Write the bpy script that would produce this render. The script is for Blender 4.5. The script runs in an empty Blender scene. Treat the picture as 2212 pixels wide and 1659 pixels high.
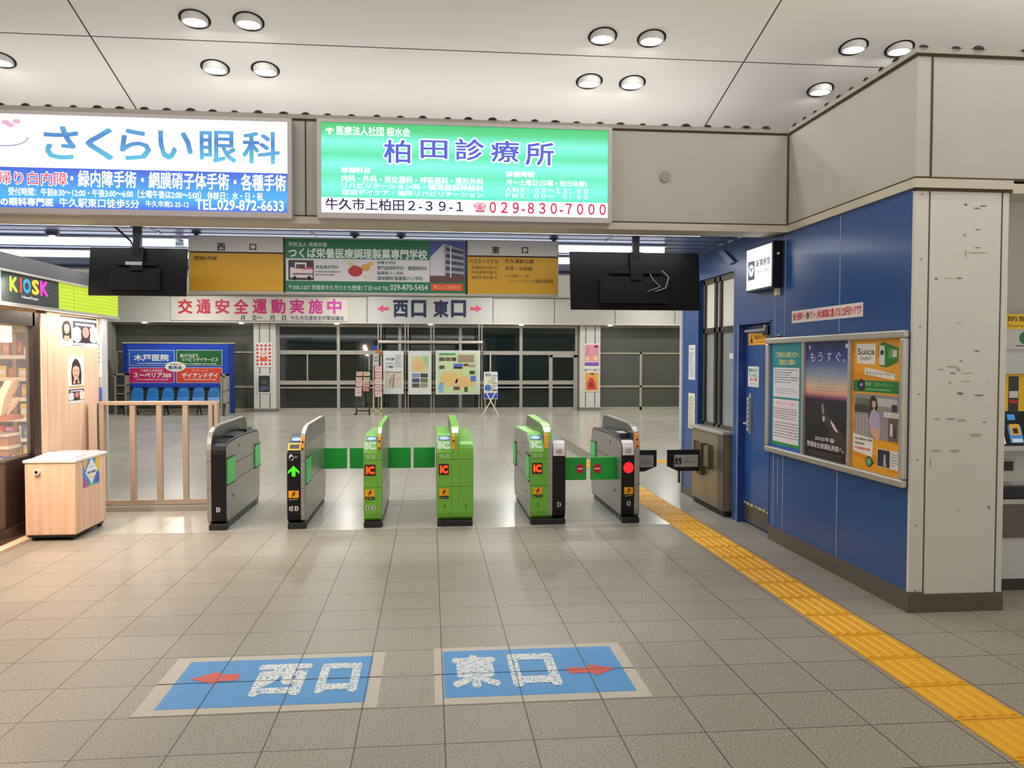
import bpy, bmesh, math, random
from mathutils import Vector, Matrix

# ------------------------------------------------------------------ camera, world, exposure
SC = bpy.context.scene
COL = SC.collection
IMG_W, IMG_H = 2212, 1659
FPX, YAW, PITCH, ROLL, CAM_H = 1767.67, .0996153, .0304562, -.00226323, 1.72022
_f = Vector((math.sin(YAW)*math.cos(PITCH), math.cos(YAW)*math.cos(PITCH), -math.sin(PITCH)))
_r = Vector((math.cos(YAW), -math.sin(YAW), 0))
_d = _f.cross(_r)
CR = math.cos(ROLL)*_r + math.sin(ROLL)*_d
CD = -math.sin(ROLL)*_r + math.cos(ROLL)*_d
CF = _f
cam = bpy.data.cameras.new('camera')
cam.sensor_fit = 'HORIZONTAL'; cam.sensor_width = 36.0
cam.lens = FPX/IMG_W*36.0
cam.clip_start = .05; cam.clip_end = 200
co = bpy.data.objects.new('camera', cam); COL.objects.link(co)
mw = Matrix((( CR.x, -CD.x, -CF.x, 0), (CR.y, -CD.y, -CF.y, 0), (CR.z, -CD.z, -CF.z, CAM_H), (0, 0, 0, 1)))
co.matrix_world = mw
SC.camera = co
SC.view_settings.view_transform = 'Standard'
SC.view_settings.look = 'None'
SC.view_settings.gamma = 1
SC.view_settings.exposure = 0.0
SC.view_settings.use_curve_mapping = False
SC.cycles.use_light_tree = True
SC.cycles.max_bounces = 8
SC.cycles.diffuse_bounces = 4
SC.cycles.glossy_bounces = 4
SC.cycles.transparent_max_bounces = 8
SC.cycles.sample_clamp_indirect = 4.0
SC.cycles.caustics_reflective = False
SC.cycles.caustics_refractive = False
SC.cycles.use_denoising = True

W = bpy.data.worlds.new('hall_ambient'); SC.world = W; W.use_nodes = True
_wn = W.node_tree.nodes; _wl = W.node_tree.links
_tc = _wn.new('ShaderNodeTexCoord'); _sx = _wn.new('ShaderNodeSeparateXYZ'); _rp = _wn.new('ShaderNodeValToRGB'); _mr = _wn.new('ShaderNodeMapRange')
_mr.inputs[1].default_value = -1; _mr.inputs[2].default_value = 1
_wl.new(_tc.outputs['Generated'], _sx.inputs[0]); _wl.new(_sx.outputs[2], _mr.inputs[0]); _wl.new(_mr.outputs[0], _rp.inputs[0])
_e = _rp.color_ramp.elements; _e.new(.5)
for _k, (_p, _v) in zip(_e, ((.40, 1.0), (.52, .55), (.62, .16))): _k.position = _p; _k.color = (_v, _v*.97, _v*.91, 1)  # added ambient fill, stronger from below to brighten the ceiling
_wl.new(_rp.outputs[0], _wn['Background'].inputs[0])
_wn['Background'].inputs[1].default_value = 1.5

# ------------------------------------------------------------------ colour and material helpers
def lin(c):
    out = []
    for v in c[:3]:
        v /= 255.0
        out.append(v/12.92 if v <= .04045 else ((v+.055)/1.055)**2.4)
    return (out[0], out[1], out[2], 1.0)

_M = {}
def M(rgb, rough=.55, metal=0.0, emit=0.0, spec=.5, var=.04, scale=6.0, coat=0.0):
    """A procedural material: base colour with a faint noise, chosen roughness and gloss."""
    key = (rgb, rough, metal, emit, spec, var, scale, coat)
    if key in _M: return _M[key]
    m = bpy.data.materials.new('mat_%d' % len(_M)); m.use_nodes = True
    nt = m.node_tree; b = nt.nodes['Principled BSDF']
    c = lin(rgb)
    b.inputs['Roughness'].default_value = rough
    b.inputs['Metallic'].default_value = metal
    b.inputs['Specular IOR Level'].default_value = spec
    b.inputs['Coat Weight'].default_value = coat
    if emit:
        b.inputs['Base Color'].default_value = tuple(v*.2 for v in c[:3])+(1,)
        b.inputs['Emission Color'].default_value = c
        b.inputs['Emission Strength'].default_value = emit
    else:
        tc = nt.nodes.new('ShaderNodeTexCoord')
        n = nt.nodes.new('ShaderNodeTexNoise'); n.inputs['Scale'].default_value = scale; n.inputs['Detail'].default_value = 3
        mx = nt.nodes.new('ShaderNodeMix'); mx.data_type = 'RGBA'
        mx.inputs[6].default_value = tuple(v*(1-var) for v in c[:3])+(1,)
        mx.inputs[7].default_value = tuple(min(1, v*(1+var)) for v in c[:3])+(1,)
        nt.links.new(tc.outputs['Object'], n.inputs['Vector'])
        nt.links.new(n.outputs['Fac'], mx.inputs[0]); nt.links.new(mx.outputs[2], b.inputs['Base Color'])
    _M[key] = m
    return m

def new_mat(name):
    m = bpy.data.materials.new(name); m.use_nodes = True
    return m, m.node_tree, m.node_tree.nodes['Principled BSDF']

def ramp_mat(name, axis, stops, rough=.4, emit=0.0, lo=0.0, hi=1.0):
    """Colour gradient along world axis (0 X, 1 Y, 2 Z) between lo and hi."""
    m, nt, b = new_mat(name)
    g = nt.nodes.new('ShaderNodeNewGeometry'); s = nt.nodes.new('ShaderNodeSeparateXYZ')
    mr = nt.nodes.new('ShaderNodeMapRange'); mr.inputs[1].default_value = lo; mr.inputs[2].default_value = hi
    r = nt.nodes.new('ShaderNodeValToRGB')
    nt.links.new(g.outputs['Position'], s.inputs[0]); nt.links.new(s.outputs[axis], mr.inputs[0]); nt.links.new(mr.outputs[0], r.inputs[0])
    el = r.color_ramp.elements
    while len(el) < len(stops): el.new(.5)
    for e, (p, c) in zip(el, stops): e.position = p; e.color = lin(c)
    b.inputs['Roughness'].default_value = rough
    if not emit: nt.links.new(r.outputs[0], b.inputs['Base Color'])
    else: b.inputs['Base Color'].default_value = (.1, .1, .1, 1)
    if emit:
        nt.links.new(r.outputs[0], b.inputs['Emission Color']); b.inputs['Emission Strength'].default_value = emit
    return m

# ------------------------------------------------------------------ planes that signs and posters lie in
class Plane:
    """kind Y: faces the camera, u = X, v = Z.  R: right wall, u = Y, v = Z.  L: left wall.  Z: floor, v = Y."""
    def __init__(s, kind, d): s.kind, s.d = kind, d
    def P(s, u, v, off=0.0):
        return {'Y': (u, s.d-off, v), 'R': (s.d-off, u, v), 'L': (s.d+off, u, v), 'Z': (u, v, s.d+off), 'C': (u, v, s.d-off)}[s.kind]
    def px(s, x, y):
        """point of this plane seen at photo position x, y"""
        dv = (x-IMG_W/2)/FPX*CR + (y-IMG_H/2)/FPX*CD + CF
        k = {'Y': 1, 'R': 0, 'L': 0, 'Z': 2, 'C': 2}[s.kind]
        o = Vector((0, 0, CAM_H)); t = (s.d-o[k])/dv[k]; p = o+dv*t
        return {'Y': (p.x, p.z), 'R': (p.y, p.z), 'L': (p.y, p.z), 'Z': (p.x, p.y), 'C': (p.x, p.y)}[s.kind]
    def bpx(s, x0, y0, x1, y1):
        xm, ym = (x0+x1)/2, (y0+y1)/2
        return (s.px(x0, ym)[0], s.px(xm, y1)[1], s.px(x1, ym)[0], s.px(xm, y0)[1])

class Sub:
    """fractions (s right, t up) of the rectangle uL,vB - uR,vT of a plane"""
    def __init__(s, pl, uL, vB, uR, vT, off=0.0): s.pl, s.a, s.off = pl, (uL, vB, uR, vT), off
    def P(s, a, b, off=0.0):
        uL, vB, uR, vT = s.a
        return s.pl.P(uL+a*(uR-uL), vB+b*(vT-vB), s.off+off)

# ------------------------------------------------------------------ text outlines from Blender's built-in font
_T = {}
def glyphs(txt, bold):
    k = (txt, bold)
    if k not in _T:
        c = bpy.data.curves.new('t', 'FONT'); c.body = txt; c.resolution_u = 2; c.offset = bold; c.fill_mode = 'FRONT'
        o = bpy.data.objects.new('t', c)
        me = bpy.data.meshes.new_from_object(o)
        vs = [(v.co.x, v.co.y) for v in me.vertices]; fs = [tuple(p.vertices) for p in me.polygons]
        bpy.data.objects.remove(o); bpy.data.curves.remove(c); bpy.data.meshes.remove(me)
        _T[k] = (vs, fs)
    return _T[k]

# ------------------------------------------------------------------ mesh builder
class MB:
    def __init__(s, m=None): s.v, s.f, s.mi, s.mats, s.m = [], [], [], [], m
    def _mi(s):
        if s.m not in s.mats: s.mats.append(s.m)
        return s.mats.index(s.m)
    def add(s, vs, fs):
        b = len(s.v); s.v += [tuple(p) for p in vs]; k = s._mi()
        for f in fs: s.f.append(tuple(i+b for i in f)); s.mi.append(k)
        return s
    def box(s, x0, y0, z0, x1, y1, z1):
        x0, x1 = min(x0, x1), max(x0, x1); y0, y1 = min(y0, y1), max(y0, y1); z0, z1 = min(z0, z1), max(z0, z1)
        return s.add([(x0,y0,z0),(x1,y0,z0),(x1,y1,z0),(x0,y1,z0),(x0,y0,z1),(x1,y0,z1),(x1,y1,z1),(x0,y1,z1)],
                     [(0,3,2,1),(4,5,6,7),(0,1,5,4),(1,2,6,5),(2,3,7,6),(3,0,4,7)])
    def quad(s, a, b, c, d): return s.add([a, b, c, d], [(0, 1, 2, 3)])
    def prism(s, prof, axis, a, b):
        """prof: 2-D outline; axis 0: (y,z) swept in x, 1: (x,z) in y, 2: (x,y) in z"""
        def P(p, t): return {0: (t, p[0], p[1]), 1: (p[0], t, p[1]), 2: (p[0], p[1], t)}[axis]
        n = len(prof); vs = [P(p, a) for p in prof]+[P(p, b) for p in prof]
        fs = [tuple(range(n-1, -1, -1)), tuple(range(n, 2*n))]+[(i, (i+1) % n, n+(i+1) % n, n+i) for i in range(n)]
        return s.add(vs, fs)
    def cyl(s, p0, p1, r, n=16, r1=None, cap=True):
        p0, p1 = Vector(p0), Vector(p1); r1 = r if r1 is None else r1
        w = (p1-p0).normalized(); u = w.cross(Vector((0, 0, 1)))
        if u.length < 1e-4: u = Vector((1, 0, 0))
        u.normalize(); q = w.cross(u)
        vs = []
        for p, rr in ((p0, r), (p1, r1)):
            for i in range(n):
                a = 2*math.pi*i/n; vs.append(p+rr*(math.cos(a)*u+math.sin(a)*q))
        fs = [(i, (i+1) % n, n+(i+1) % n, n+i) for i in range(n)]
        if cap: fs += [tuple(range(n-1, -1, -1)), tuple(range(n, 2*n))]
        return s.add(vs, fs)
    def tube(s, pts, r, n=8):
        for a, b in zip(pts, pts[1:]): s.cyl(a, b, r, n)
        return s
    def ring(s, c, r0, r1, z0, z1, n=32):
        vs = []
        for r, z in ((r0, z0), (r1, z0), (r1, z1), (r0, z1)):
            for i in range(n):
                a = 2*math.pi*i/n; vs.append((c[0]+r*math.cos(a), c[1]+r*math.sin(a), c[2]+z))
        fs = []
        for k in range(4):
            for i in range(n): fs.append((k*n+i, k*n+(i+1) % n, ((k+1) % 4)*n+(i+1) % n, ((k+1) % 4)*n+i))
        return s.add(vs, fs)
    def dome(s, c, r, h, n=12, k=4):
        vs, fs = [], []
        for j in range(k):
            a = math.pi/2*j/k
            for i in range(n):
                t = 2*math.pi*i/n; vs.append((c[0]+r[0]*math.cos(a)*math.cos(t), c[1]+r[1]*math.cos(a)*math.sin(t), c[2]+h*math.sin(a)))
        vs.append((c[0], c[1], c[2]+h))
        for j in range(k-1):
            for i in range(n): fs.append((j*n+i, j*n+(i+1) % n, (j+1)*n+(i+1) % n, (j+1)*n+i))
        for i in range(n): fs.append(((k-1)*n+i, (k-1)*n+(i+1) % n, k*n))
        fs.append(tuple(range(n-1, -1, -1)))
        return s.add(vs, fs)
    # ---- flat work on a plane
    def pbox(s, pl, u0, v0, u1, v1, o0, o1):
        c = [(u0,v0),(u1,v0),(u1,v1),(u0,v1)]
        return s.add([pl.P(a, b, o0) for a, b in c]+[pl.P(a, b, o1) for a, b in c],
                     [(0,3,2,1),(4,5,6,7),(0,1,5,4),(1,2,6,5),(2,3,7,6),(3,0,4,7)])
    def rect(s, pl, u0, v0, u1, v1, off, m=None):
        if m: s.m = m
        return s.add([pl.P(u0,v0,off), pl.P(u1,v0,off), pl.P(u1,v1,off), pl.P(u0,v1,off)], [(0,1,2,3)])
    def poly(s, pl, pts, off, m=None):
        if m: s.m = m
        return s.add([pl.P(a, b, off) for a, b in pts], [tuple(range(len(pts)))])
    def ell(s, pl, cu, cv, ru, rv, off, m=None, n=28, a0=0.0, a1=2*math.pi):
        if m: s.m = m
        full = abs(a1-a0-2*math.pi) < 1e-6
        return s.add([pl.P(cu+ru*math.cos(a0+(a1-a0)*i/(n if full else n-1)), cv+rv*math.sin(a0+(a1-a0)*i/(n if full else n-1)), off) for i in range(n)], [tuple(range(n))])
    def arc(s, pl, cu, cv, ru, rv, w, off, a0, a1, n=20, m=None):
        if m: s.m = m
        vs = []
        for i in range(n):
            a = a0+(a1-a0)*i/(n-1)
            vs += [pl.P(cu+ru*math.cos(a), cv+rv*math.sin(a), off), pl.P(cu+(ru-w)*math.cos(a), cv+(rv-w)*math.sin(a), off)]
        return s.add(vs, [(2*i, 2*i+2, 2*i+3, 2*i+1) for i in range(n-1)])
    def text(s, pl, txt, uL, vB, uR, vT, off, m=None, bold=.0):
        if m: s.m = m
        vs, fs = glyphs(txt, 0)
        x0 = min(p[0] for p in vs); x1 = max(p[0] for p in vs); y0 = min(p[1] for p in vs); y1 = max(p[1] for p in vs)
        sx = (uR-uL)/max(1e-6, x1-x0); sy = (vT-vB)/max(1e-6, y1-y0)
        if bold <= 0: return s.add([pl.P(uL+(x-x0)*sx, vB+(y-y0)*sy, off) for x, y in vs], fs)
        n = 8 if bold >= .03 else 4     # heavier stroke: the same outline laid side by side
        for i in range(n):
            a = 2*math.pi*(i+.5)/n; dx, dy = bold*math.cos(a), bold*math.sin(a); q = 1/(1+2*bold/max(1e-6, x1-x0)), 1/(1+2*bold/max(1e-6, y1-y0))
            s.add([pl.P(uL+((x-x0+bold+dx)*sx)*q[0], vB+((y-y0+bold+dy)*sy)*q[1], off+i*.00004) for x, y in vs], fs)
        return s
    def tpx(s, pl, txt, x0, y0, x1, y1, off, m=None, bold=.0):
        return s.text(pl, txt, *pl.bpx(x0, y0, x1, y1), off, m, bold)
    def scribble(s, pl, u0, v0, u1, v1, rows, off, m, seed=1, fill=.45):
        """rows of print too small to read: short broken dashes"""
        rnd = random.Random(seed); s.m = m; h = (v1-v0)/rows
        for r in range(rows):
            end = u0+(u1-u0)*(1 if rnd.random() < .6 else rnd.uniform(.5, .95)); u = u0; step = (u1-u0)/16
            while (u < end) if u1 > u0 else (u > end):
                w = step*rnd.uniform(.5, .9)
                va = v1-h*(r+.5)-h*fill/2
                s.rect(pl, u, va, u+w, va+h*fill, off); u += step
        return s

class LB(MB):
    """lettering whose every line becomes a part of its own under the given parent"""
    def __init__(s, parent, m=None): super().__init__(m); s.parent = parent
    def tpx(s, pl, txt, x0, y0, x1, y1, off, m=None, bold=.0):
        if m: s.m = m
        q = MB(s.m); q.text(pl, txt, *pl.bpx(x0, y0, x1, y1), off, s.m, bold); obj('lettering', q, s.parent)

# ------------------------------------------------------------------ objects
ORG = {}
def obj(name, mb, parent=None, m=None, bevel=0.0, seg=2, smooth=False, org=None):
    """link a builder as ONE mesh object; vertices are given in world space (or in the parent's space when the parent is local)"""
    if not mb.v: return None
    xs, ys, zs = zip(*mb.v)
    if org is None: org = ((min(xs)+max(xs))/2, (min(ys)+max(ys))/2, min(zs))
    org = Vector(org)
    me = bpy.data.meshes.new(name)
    me.from_pydata([tuple(Vector(p)-org) for p in mb.v], [], mb.f)
    for k in (mb.mats if m is None else [m]): me.materials.append(k)
    if m is None:
        me.polygons.foreach_set('material_index', mb.mi)
    if smooth: me.polygons.foreach_set('use_smooth', [True]*len(me.polygons))
    me.update()
    o = bpy.data.objects.new(name, me); COL.objects.link(o)
    ORG[o.name] = org
    if parent is not None:
        o.parent = parent; o.location = org-ORG[parent.name]
    else: o.location = org
    if bevel:
        bv = o.modifiers.new('bevel', 'BEVEL'); bv.width = bevel; bv.segments = seg; bv.limit_method = 'ANGLE'; bv.angle_limit = math.radians(40)
    return o
def tag(o, label, cat, group=None, kind=None):
    o['label'] = label; o['category'] = cat
    if group: o['group'] = group
    if kind: o['kind'] = kind
    return o
def empty(name, loc, label, cat, group=None):
    o = bpy.data.objects.new(name, None); COL.objects.link(o); o.location = loc; o.empty_display_size = .1
    ORG[o.name] = Vector(loc)
    return tag(o, label, cat, group)
def struct(name, mb, **k):
    o = obj(name, mb, **k)
    if o.parent is None: o['kind'] = 'structure'
    return o
def copy_tree(o, parent=None):
    c = o.copy(); COL.objects.link(c); ORG[c.name] = ORG.get(o.name, Vector((0, 0, 0)))
    if parent is not None: c.parent = parent
    for ch in list(o.children): copy_tree(ch, c)
    return c
def lamp(name, kind, loc, power, color=(1, .95, .88), size=.2, rot=(0, 0, 0), size_y=None, spread=None, parent=None):
    l = bpy.data.lights.new(name, kind); l.energy = power; l.color = color
    if kind == 'AREA':
        l.size = size
        if size_y: l.shape = 'RECTANGLE'; l.size_y = size_y
        else: l.shape = 'DISK'
        if spread: l.spread = spread
    o = bpy.data.objects.new(name, l); COL.objects.link(o); o.location = loc; o.rotation_euler = rot
    if parent is not None: o.parent = parent; o.location = Vector(loc)-ORG[parent.name]
    return o
rd = random.Random(7)
# ------------------------------------------------------------------ shared materials
STEEL = M((170, 168, 161), .34, .75, var=.03)
STEELD = M((120, 112, 102), .38, .7, var=.05)
ALU = M((196, 192, 184), .38, .6)
BLACK = M((13, 13, 16), .34, spec=.35)
BLACKM = M((26, 27, 30), .6)
WHITE = M((226, 224, 218), .5)
PAPER = M((222, 222, 220), .6)
BEIGE = M((188, 186, 177), .6, var=.06, scale=2.5)
TRIM = M((204, 195, 178), .5, var=.05)
TRIMT = M((168, 162, 150), .5, var=.05)
SEAM = M((84, 66, 46), .8)
INK = M((30, 30, 36), .6)
NAVY = M((30, 40, 78), .6)
GREEN_FLAP = M((36, 180, 66), .45)

def floor_material(name, pitch, x0, y0, base, dark, rough, groove, gw, polish):
    m, nt, b = new_mat(name); N = nt.nodes.new; L = nt.links.new
    g = N('ShaderNodeNewGeometry'); s = N('ShaderNodeSeparateXYZ'); L(g.outputs['Position'], s.inputs[0])
    def mth(op, a, v=None, c=None):
        n = N('ShaderNodeMath'); n.operation = op
        for i, q in enumerate((a, v, c)):
            if q is None: continue
            if isinstance(q, (int, float)): n.inputs[i].default_value = q
            else: L(q, n.inputs[i])
        return n.outputs[0]
    masks, cells = [], []
    for k, o in ((0, x0), (1, y0)):
        t = mth('DIVIDE', mth('SUBTRACT', s.outputs[k], o), pitch[k])
        fr = mth('FRACT', t); dist = mth('MULTIPLY', mth('MINIMUM', fr, mth('SUBTRACT', 1.0, fr)), pitch[k])
        masks.append(mth('LESS_THAN', dist, gw)); cells.append(mth('FLOOR', t))
    line = mth('MAXIMUM', masks[0], masks[1])
    cv = N('ShaderNodeCombineXYZ'); L(cells[0], cv.inputs[0]); L(cells[1], cv.inputs[1])
    wn = N('ShaderNodeTexWhiteNoise'); L(cv.outputs[0], wn.inputs['Vector'])
    sp = N('ShaderNodeTexNoise'); sp.inputs['Scale'].default_value = 95; sp.inputs['Detail'].default_value = 2; L(g.outputs['Position'], sp.inputs['Vector'])
    big = N('ShaderNodeTexNoise'); big.inputs['Scale'].default_value = .8; big.inputs['Detail'].default_value = 4; L(g.outputs['Position'], big.inputs['Vector'])
    r = N('ShaderNodeValToRGB'); r.color_ramp.elements[0].position = .32; r.color_ramp.elements[1].position = .66
    r.color_ramp.elements[0].color = lin(dark); r.color_ramp.elements[1].color = lin(base); L(sp.outputs['Fac'], r.inputs[0])
    v = mth('ADD', .9, mth('ADD', mth('MULTIPLY', wn.outputs['Value'], .09), mth('MULTIPLY', big.outputs['Fac'], .12)))
    mul = N('ShaderNodeVectorMath'); mul.operation = 'SCALE'; L(r.outputs[0], mul.inputs[0]); L(v, mul.inputs[3])
    mx = N('ShaderNodeMix'); mx.data_type = 'RGBA'; L(line, mx.inputs[0]); L(mul.outputs[0], mx.inputs[6]); mx.inputs[7].default_value = lin(groove)
    L(mx.outputs[2], b.inputs['Base Color'])
    L(mth('ADD', rough, mth('MULTIPLY', big.outputs['Fac'], .1)), b.inputs['Roughness'])
    b.inputs['Specular IOR Level'].default_value = polish
    bp = N('ShaderNodeBump'); bp.inputs['Strength'].default_value = .25; bp.inputs['Distance'].default_value = .002; bp.invert = True
    L(line, bp.inputs['Height']); L(bp.outputs[0], b.inputs['Normal'])
    return m
FLOOR_N = floor_material('granite_tiles', (.4, .4), -.33525, .01995, (168, 160, 147), (124, 117, 105), .36, (70, 60, 48), .003, .35)
FLOOR_F = floor_material('polished_floor', (.8, 3.2), -.33525, .02, (178, 175, 164), (168, 164, 153), .17, (140, 130, 114), .004, .45)

b = MB(FLOOR_N); b.box(-12, -3, -.05, 12, 8.3, 0); struct('floor', b)
b = MB(FLOOR_F); b.box(-14, 8.3, -.05, 14, 30, 0); struct('floor', b)

# ------------------------------------------------------------------ ceiling of the front hall: sloping panels with dark joints
CZ, CY, CS = 4.336, 8.82, math.tan(math.radians(15))
def ceil_z(y): return CZ+CS*(CY-y)
m, nt, bs = new_mat('ceiling_panels'); N = nt.nodes.new; L = nt.links.new
g = N('ShaderNodeNewGeometry'); s_ = N('ShaderNodeSeparateXYZ'); L(g.outputs['Position'], s_.inputs[0])
def _m(op, a, v=None):
    n = N('ShaderNodeMath'); n.operation = op
    for i, q in enumerate((a, v)):
        if q is None: continue
        if isinstance(q, (int, float)): n.inputs[i].default_value = q
        else: L(q, n.inputs[i])
    return n.outputs[0]
ms = []
for k, o, p, w in ((0, 3.036, 6.072, .008), (1, 7.788, 3.6, .007)):
    fr = _m('FRACT', _m('ADD', _m('DIVIDE', _m('SUBTRACT', s_.outputs[k], o), p), 20.0))
    ms.append(_m('LESS_THAN', _m('MULTIPLY', _m('MINIMUM', fr, _m('SUBTRACT', 1.0, fr)), p), w))
ln = _m('MAXIMUM', ms[0], ms[1])
nz = N('ShaderNodeTexNoise'); nz.inputs['Scale'].default_value = .6; L(g.outputs['Position'], nz.inputs['Vector'])
mx0 = N('ShaderNodeMix'); mx0.data_type = 'RGBA'; L(nz.outputs['Fac'], mx0.inputs[0]); mx0.inputs[6].default_value = lin((236, 231, 223)); mx0.inputs[7].default_value = lin((242, 237, 229))
mx = N('ShaderNodeMix'); mx.data_type = 'RGBA'; L(ln, mx.inputs[0]); L(mx0.outputs[2], mx.inputs[6]); mx.inputs[7].default_value = lin((86, 76, 66))
L(mx.outputs[2], bs.inputs['Base Color']); bs.inputs['Roughness'].default_value = .7
CEIL = m
b = MB(CEIL)
prof = [(9.6, ceil_z(9.6)), (1.0, ceil_z(1.0)), (-6, ceil_z(1.0)), (-6, ceil_z(1)+.1), (1.0, ceil_z(1)+.1), (9.6, ceil_z(9.6)+.1)]
b.prism(prof, 0, -10, 10); struct('ceiling', b)
b = MB(M((196, 190, 180), .6)); b.box(-8.2, -3, 0, -8, 7.0, 6.4); struct('wall_left', b)  # unseen wall, added to keep ambient side light off the blue wall
b = MB(M((196, 190, 180), .6)); b.box(-9, 9.4, 3.06, 9, 9.6, 4.4); struct('wall_front', b)

# ------------------------------------------------------------------ beam over the gates and the band over the right wall
FY, RX = 7.2, 3.24
b = MB(BEIGE); b.box(-9, FY, 2.945, RX, FY+.35, 3.755)
b.m = SEAM
for x in (-3.65, -1.06, 2.6+.64): b.box(x-.006, FY-.003, 2.95, x+.006, FY+.01, 3.75)
struct('wall_front', b)
b = MB(TRIM); b.box(-9, FY-.02, 2.875, RX-.02, FY+.3, 2.935); b.m = TRIMT; b.box(-9, FY-.02, 3.765, RX-.02, FY+.2, 3.80)
b.m = SEAM; b.box(-9, FY-.006, 2.935, RX-.02, FY+.1, 2.950); b.box(-9, FY-.006, 3.749, RX-.02, FY+.1, 3.765); b.box(RX-.016, FY-.008, 2.94, RX, FY+.01, 3.76)
struct('trim_1', b)
b = MB(BEIGE); b.box(RX, 5.23, 2.945, RX+.3, 7.55, 3.755); b.box(RX+.3, 5.23, 2.945, 9, 5.6, 3.755)
b.m = SEAM
b.box(3.338, 5.226, 2.94, 3.352, 5.24, 3.76)
struct('wall_right', b)
b = MB(TRIM)
b.box(RX-.02, 5.21, 2.875, RX+.1, 7.2, 2.935); b.m = TRIMT; b.box(RX-.02, 5.21, 3.765, RX+.1, 7.2, 3.80); b.m = TRIM
b.box(RX+.1, 5.2105, 2.875, 3.93, 5.5, 2.935); b.box(3.93, 5.215, 2.85, 9, 5.5, 2.915); b.m = TRIMT; b.box(RX+.1, 5.2105, 3.765, 9, 5.5, 3.80)
b.m = SEAM
b.box(RX-.006, 5.226, 2.935, RX+.1, 7.19, 2.952); b.box(RX-.006, 5.226, 3.748, RX+.1, 7.19, 3.765)
b.box(RX+.1, 5.2242, 2.9352, 9, 5.5, 2.95); b.box(RX+.1, 5.2242, 3.748, 9, 5.5, 3.7648); b.box(3.24, 5.222, 2.855, 3.92, 5.255, 2.876)
struct('trim_2', b)

# ------------------------------------------------------------------ blue wall on the right, door, window bay
BLUE = M((42, 82, 144), .28, 0, var=.05, scale=1.2, spec=.45)
BLUED = M((40, 66, 140), .3)
SEAML = M((150, 156, 172), .5)
BASE = M((104, 96, 84), .4, .3, var=.06)
b = MB(BLUE)
b.box(RX, 5.26, .14, RX+.3, 7.54, 2.876)
b.m = SEAML
for y, z0, z1 in ((6.23, .145, .85), (6.23, 1.94, 2.87), (7.24, .145, .86), (7.45, .145, .86), (7.35, .35, .80), (7.24, 1.94, 2.87), (7.45, 1.94, 2.87)):
    b.box(RX-.003, y-.006, z0, RX+.01, y+.006, z1)
struct('wall_right', b)
b = MB(BLUE); b.box(RX, 7.54, 2.10, RX+.3, 8.37, 3.0); struct('wall_right', b)
b = MB(BLUE); b.box(RX, 8.37, 0, RX+.3, 8.52, 3.0); b.m = SEAML; b.box(RX-.002, 8.50, .93, RX+.01, 8.515, 2.7); b.box(RX-.002, 8.375, 0, RX+.01, 8.39, 2.1); struct('wall_right', b)
b = MB(BLUE); b.box(RX, 8.52, 2.67, RX+.3, 10.26, 3.0); struct('wall_right', b)
b = MB(BLUE); b.box(RX, 9.68, 0, RX+.3, 10.26, 2.67); struct('wall_right', b)
b = MB(BASE); b.box(RX-.012, 5.22, 0, RX+.1, 7.53, .14); b.box(RX-.0119, 5.221, 0, 3.92, 5.6, .125); b.box(RX-.008, 9.64, 0, RX+.1, 10.26, .1)
struct('baseboard_right', b)
b = MB(M((188, 190, 200), .4)); b.box(RX-.02, 10.26, 0, RX+.32, 10.36, 3.0); struct('trim_3', b)
# office behind the wall (closes the block off from the concourse)
b = MB(BLUED); b.box(RX+.45, 5.7, 0, RX+.5, 10.36, 3.0); b.box(RX+.3, 10.28, 0, 4.6, 10.35, 3.0); struct('wall_right', b)

# door with handle, closer and worn kick plate
dx = RX+.07
b = MB(BLUE); b.box(dx, 7.57, .02, dx+.05, 8.35, 2.07); door = struct('door_1', b)
b = MB(STEELD); b.box(dx-.004, 7.58, .03, dx, 8.34, .21); obj('kick_plate', b, door)
b = MB(M((206, 186, 120), .8)); rr = random.Random(3)
y = 7.6
while y < 8.3:
    w = rr.uniform(.03, .1); b.box(dx-.006, y, .205+rr.uniform(-.006, .006), dx-.003, y+w, .222+rr.uniform(-.004, .008)); y += w+rr.uniform(.01, .05)
obj('torn_tape', b, door)
b = MB(M((205, 200, 196), .35, .4))
for i in range(8): b.box(dx-.035, 8.17, .98+i*.045, dx-.012, 8.215, .98+i*.045+.034)
b.box(dx-.014, 8.175, .95, dx, 8.21, 1.37); b.cyl((dx-.03, 8.195, 1.06), (dx-.03, 8.30, 1.05), .012)
obj('door_handle', b, door)
b = MB(BLACK); b.box(dx-.07, 7.62, 1.96, dx, 7.75, 2.05); b.m = STEEL; b.box(dx-.075, 7.68, 2.0, dx-.05, 8.2, 2.025); b.cyl((dx-.06, 7.70, 2.005), (dx-.06, 7.70, 2.06), .02)
obj('door_closer', b, door)
b = MB(BLUED); b.box(RX-.004, 8.345, 0, dx+.05, 8.37, 2.1); b.box(RX-.004, 7.54, 0, dx+.05, 7.56, 2.1); b.box(RX-.004, 7.54, 2.08, dx+.05, 8.37, 2.1); struct('trim_4', b)

# window bay of the office
FRB = M((70, 62, 54), .35, .5)
b = MB(FRB)
for y in (8.54, 9.02, 9.18, 9.56): b.box(RX+.03, y-.03, .95, RX+.1, y+.03, 2.66)
for z in (.95, 2.06, 2.64): b.box(RX+.03, 8.53, z-.03, RX+.1, 9.6, z+.03)
w1 = struct('window_1', b)
b = MB(M((150, 156, 160), .12, 0, spec=.6)); b.box(RX+.06, 8.56, .98, RX+.066, 9.54, 2.04); obj('pane', b, w1)
b = MB(M((226, 226, 214), .6)); b.box(RX+.055, 8.56, 2.09, RX+.07, 9.54, 2.62); obj('roller_blind', b, w1)
b = MB(PAPER); b.box(RX+.054, 8.62, 1.73, RX+.06, 8.78, 1.79); obj('notice', b, w1)

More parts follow.
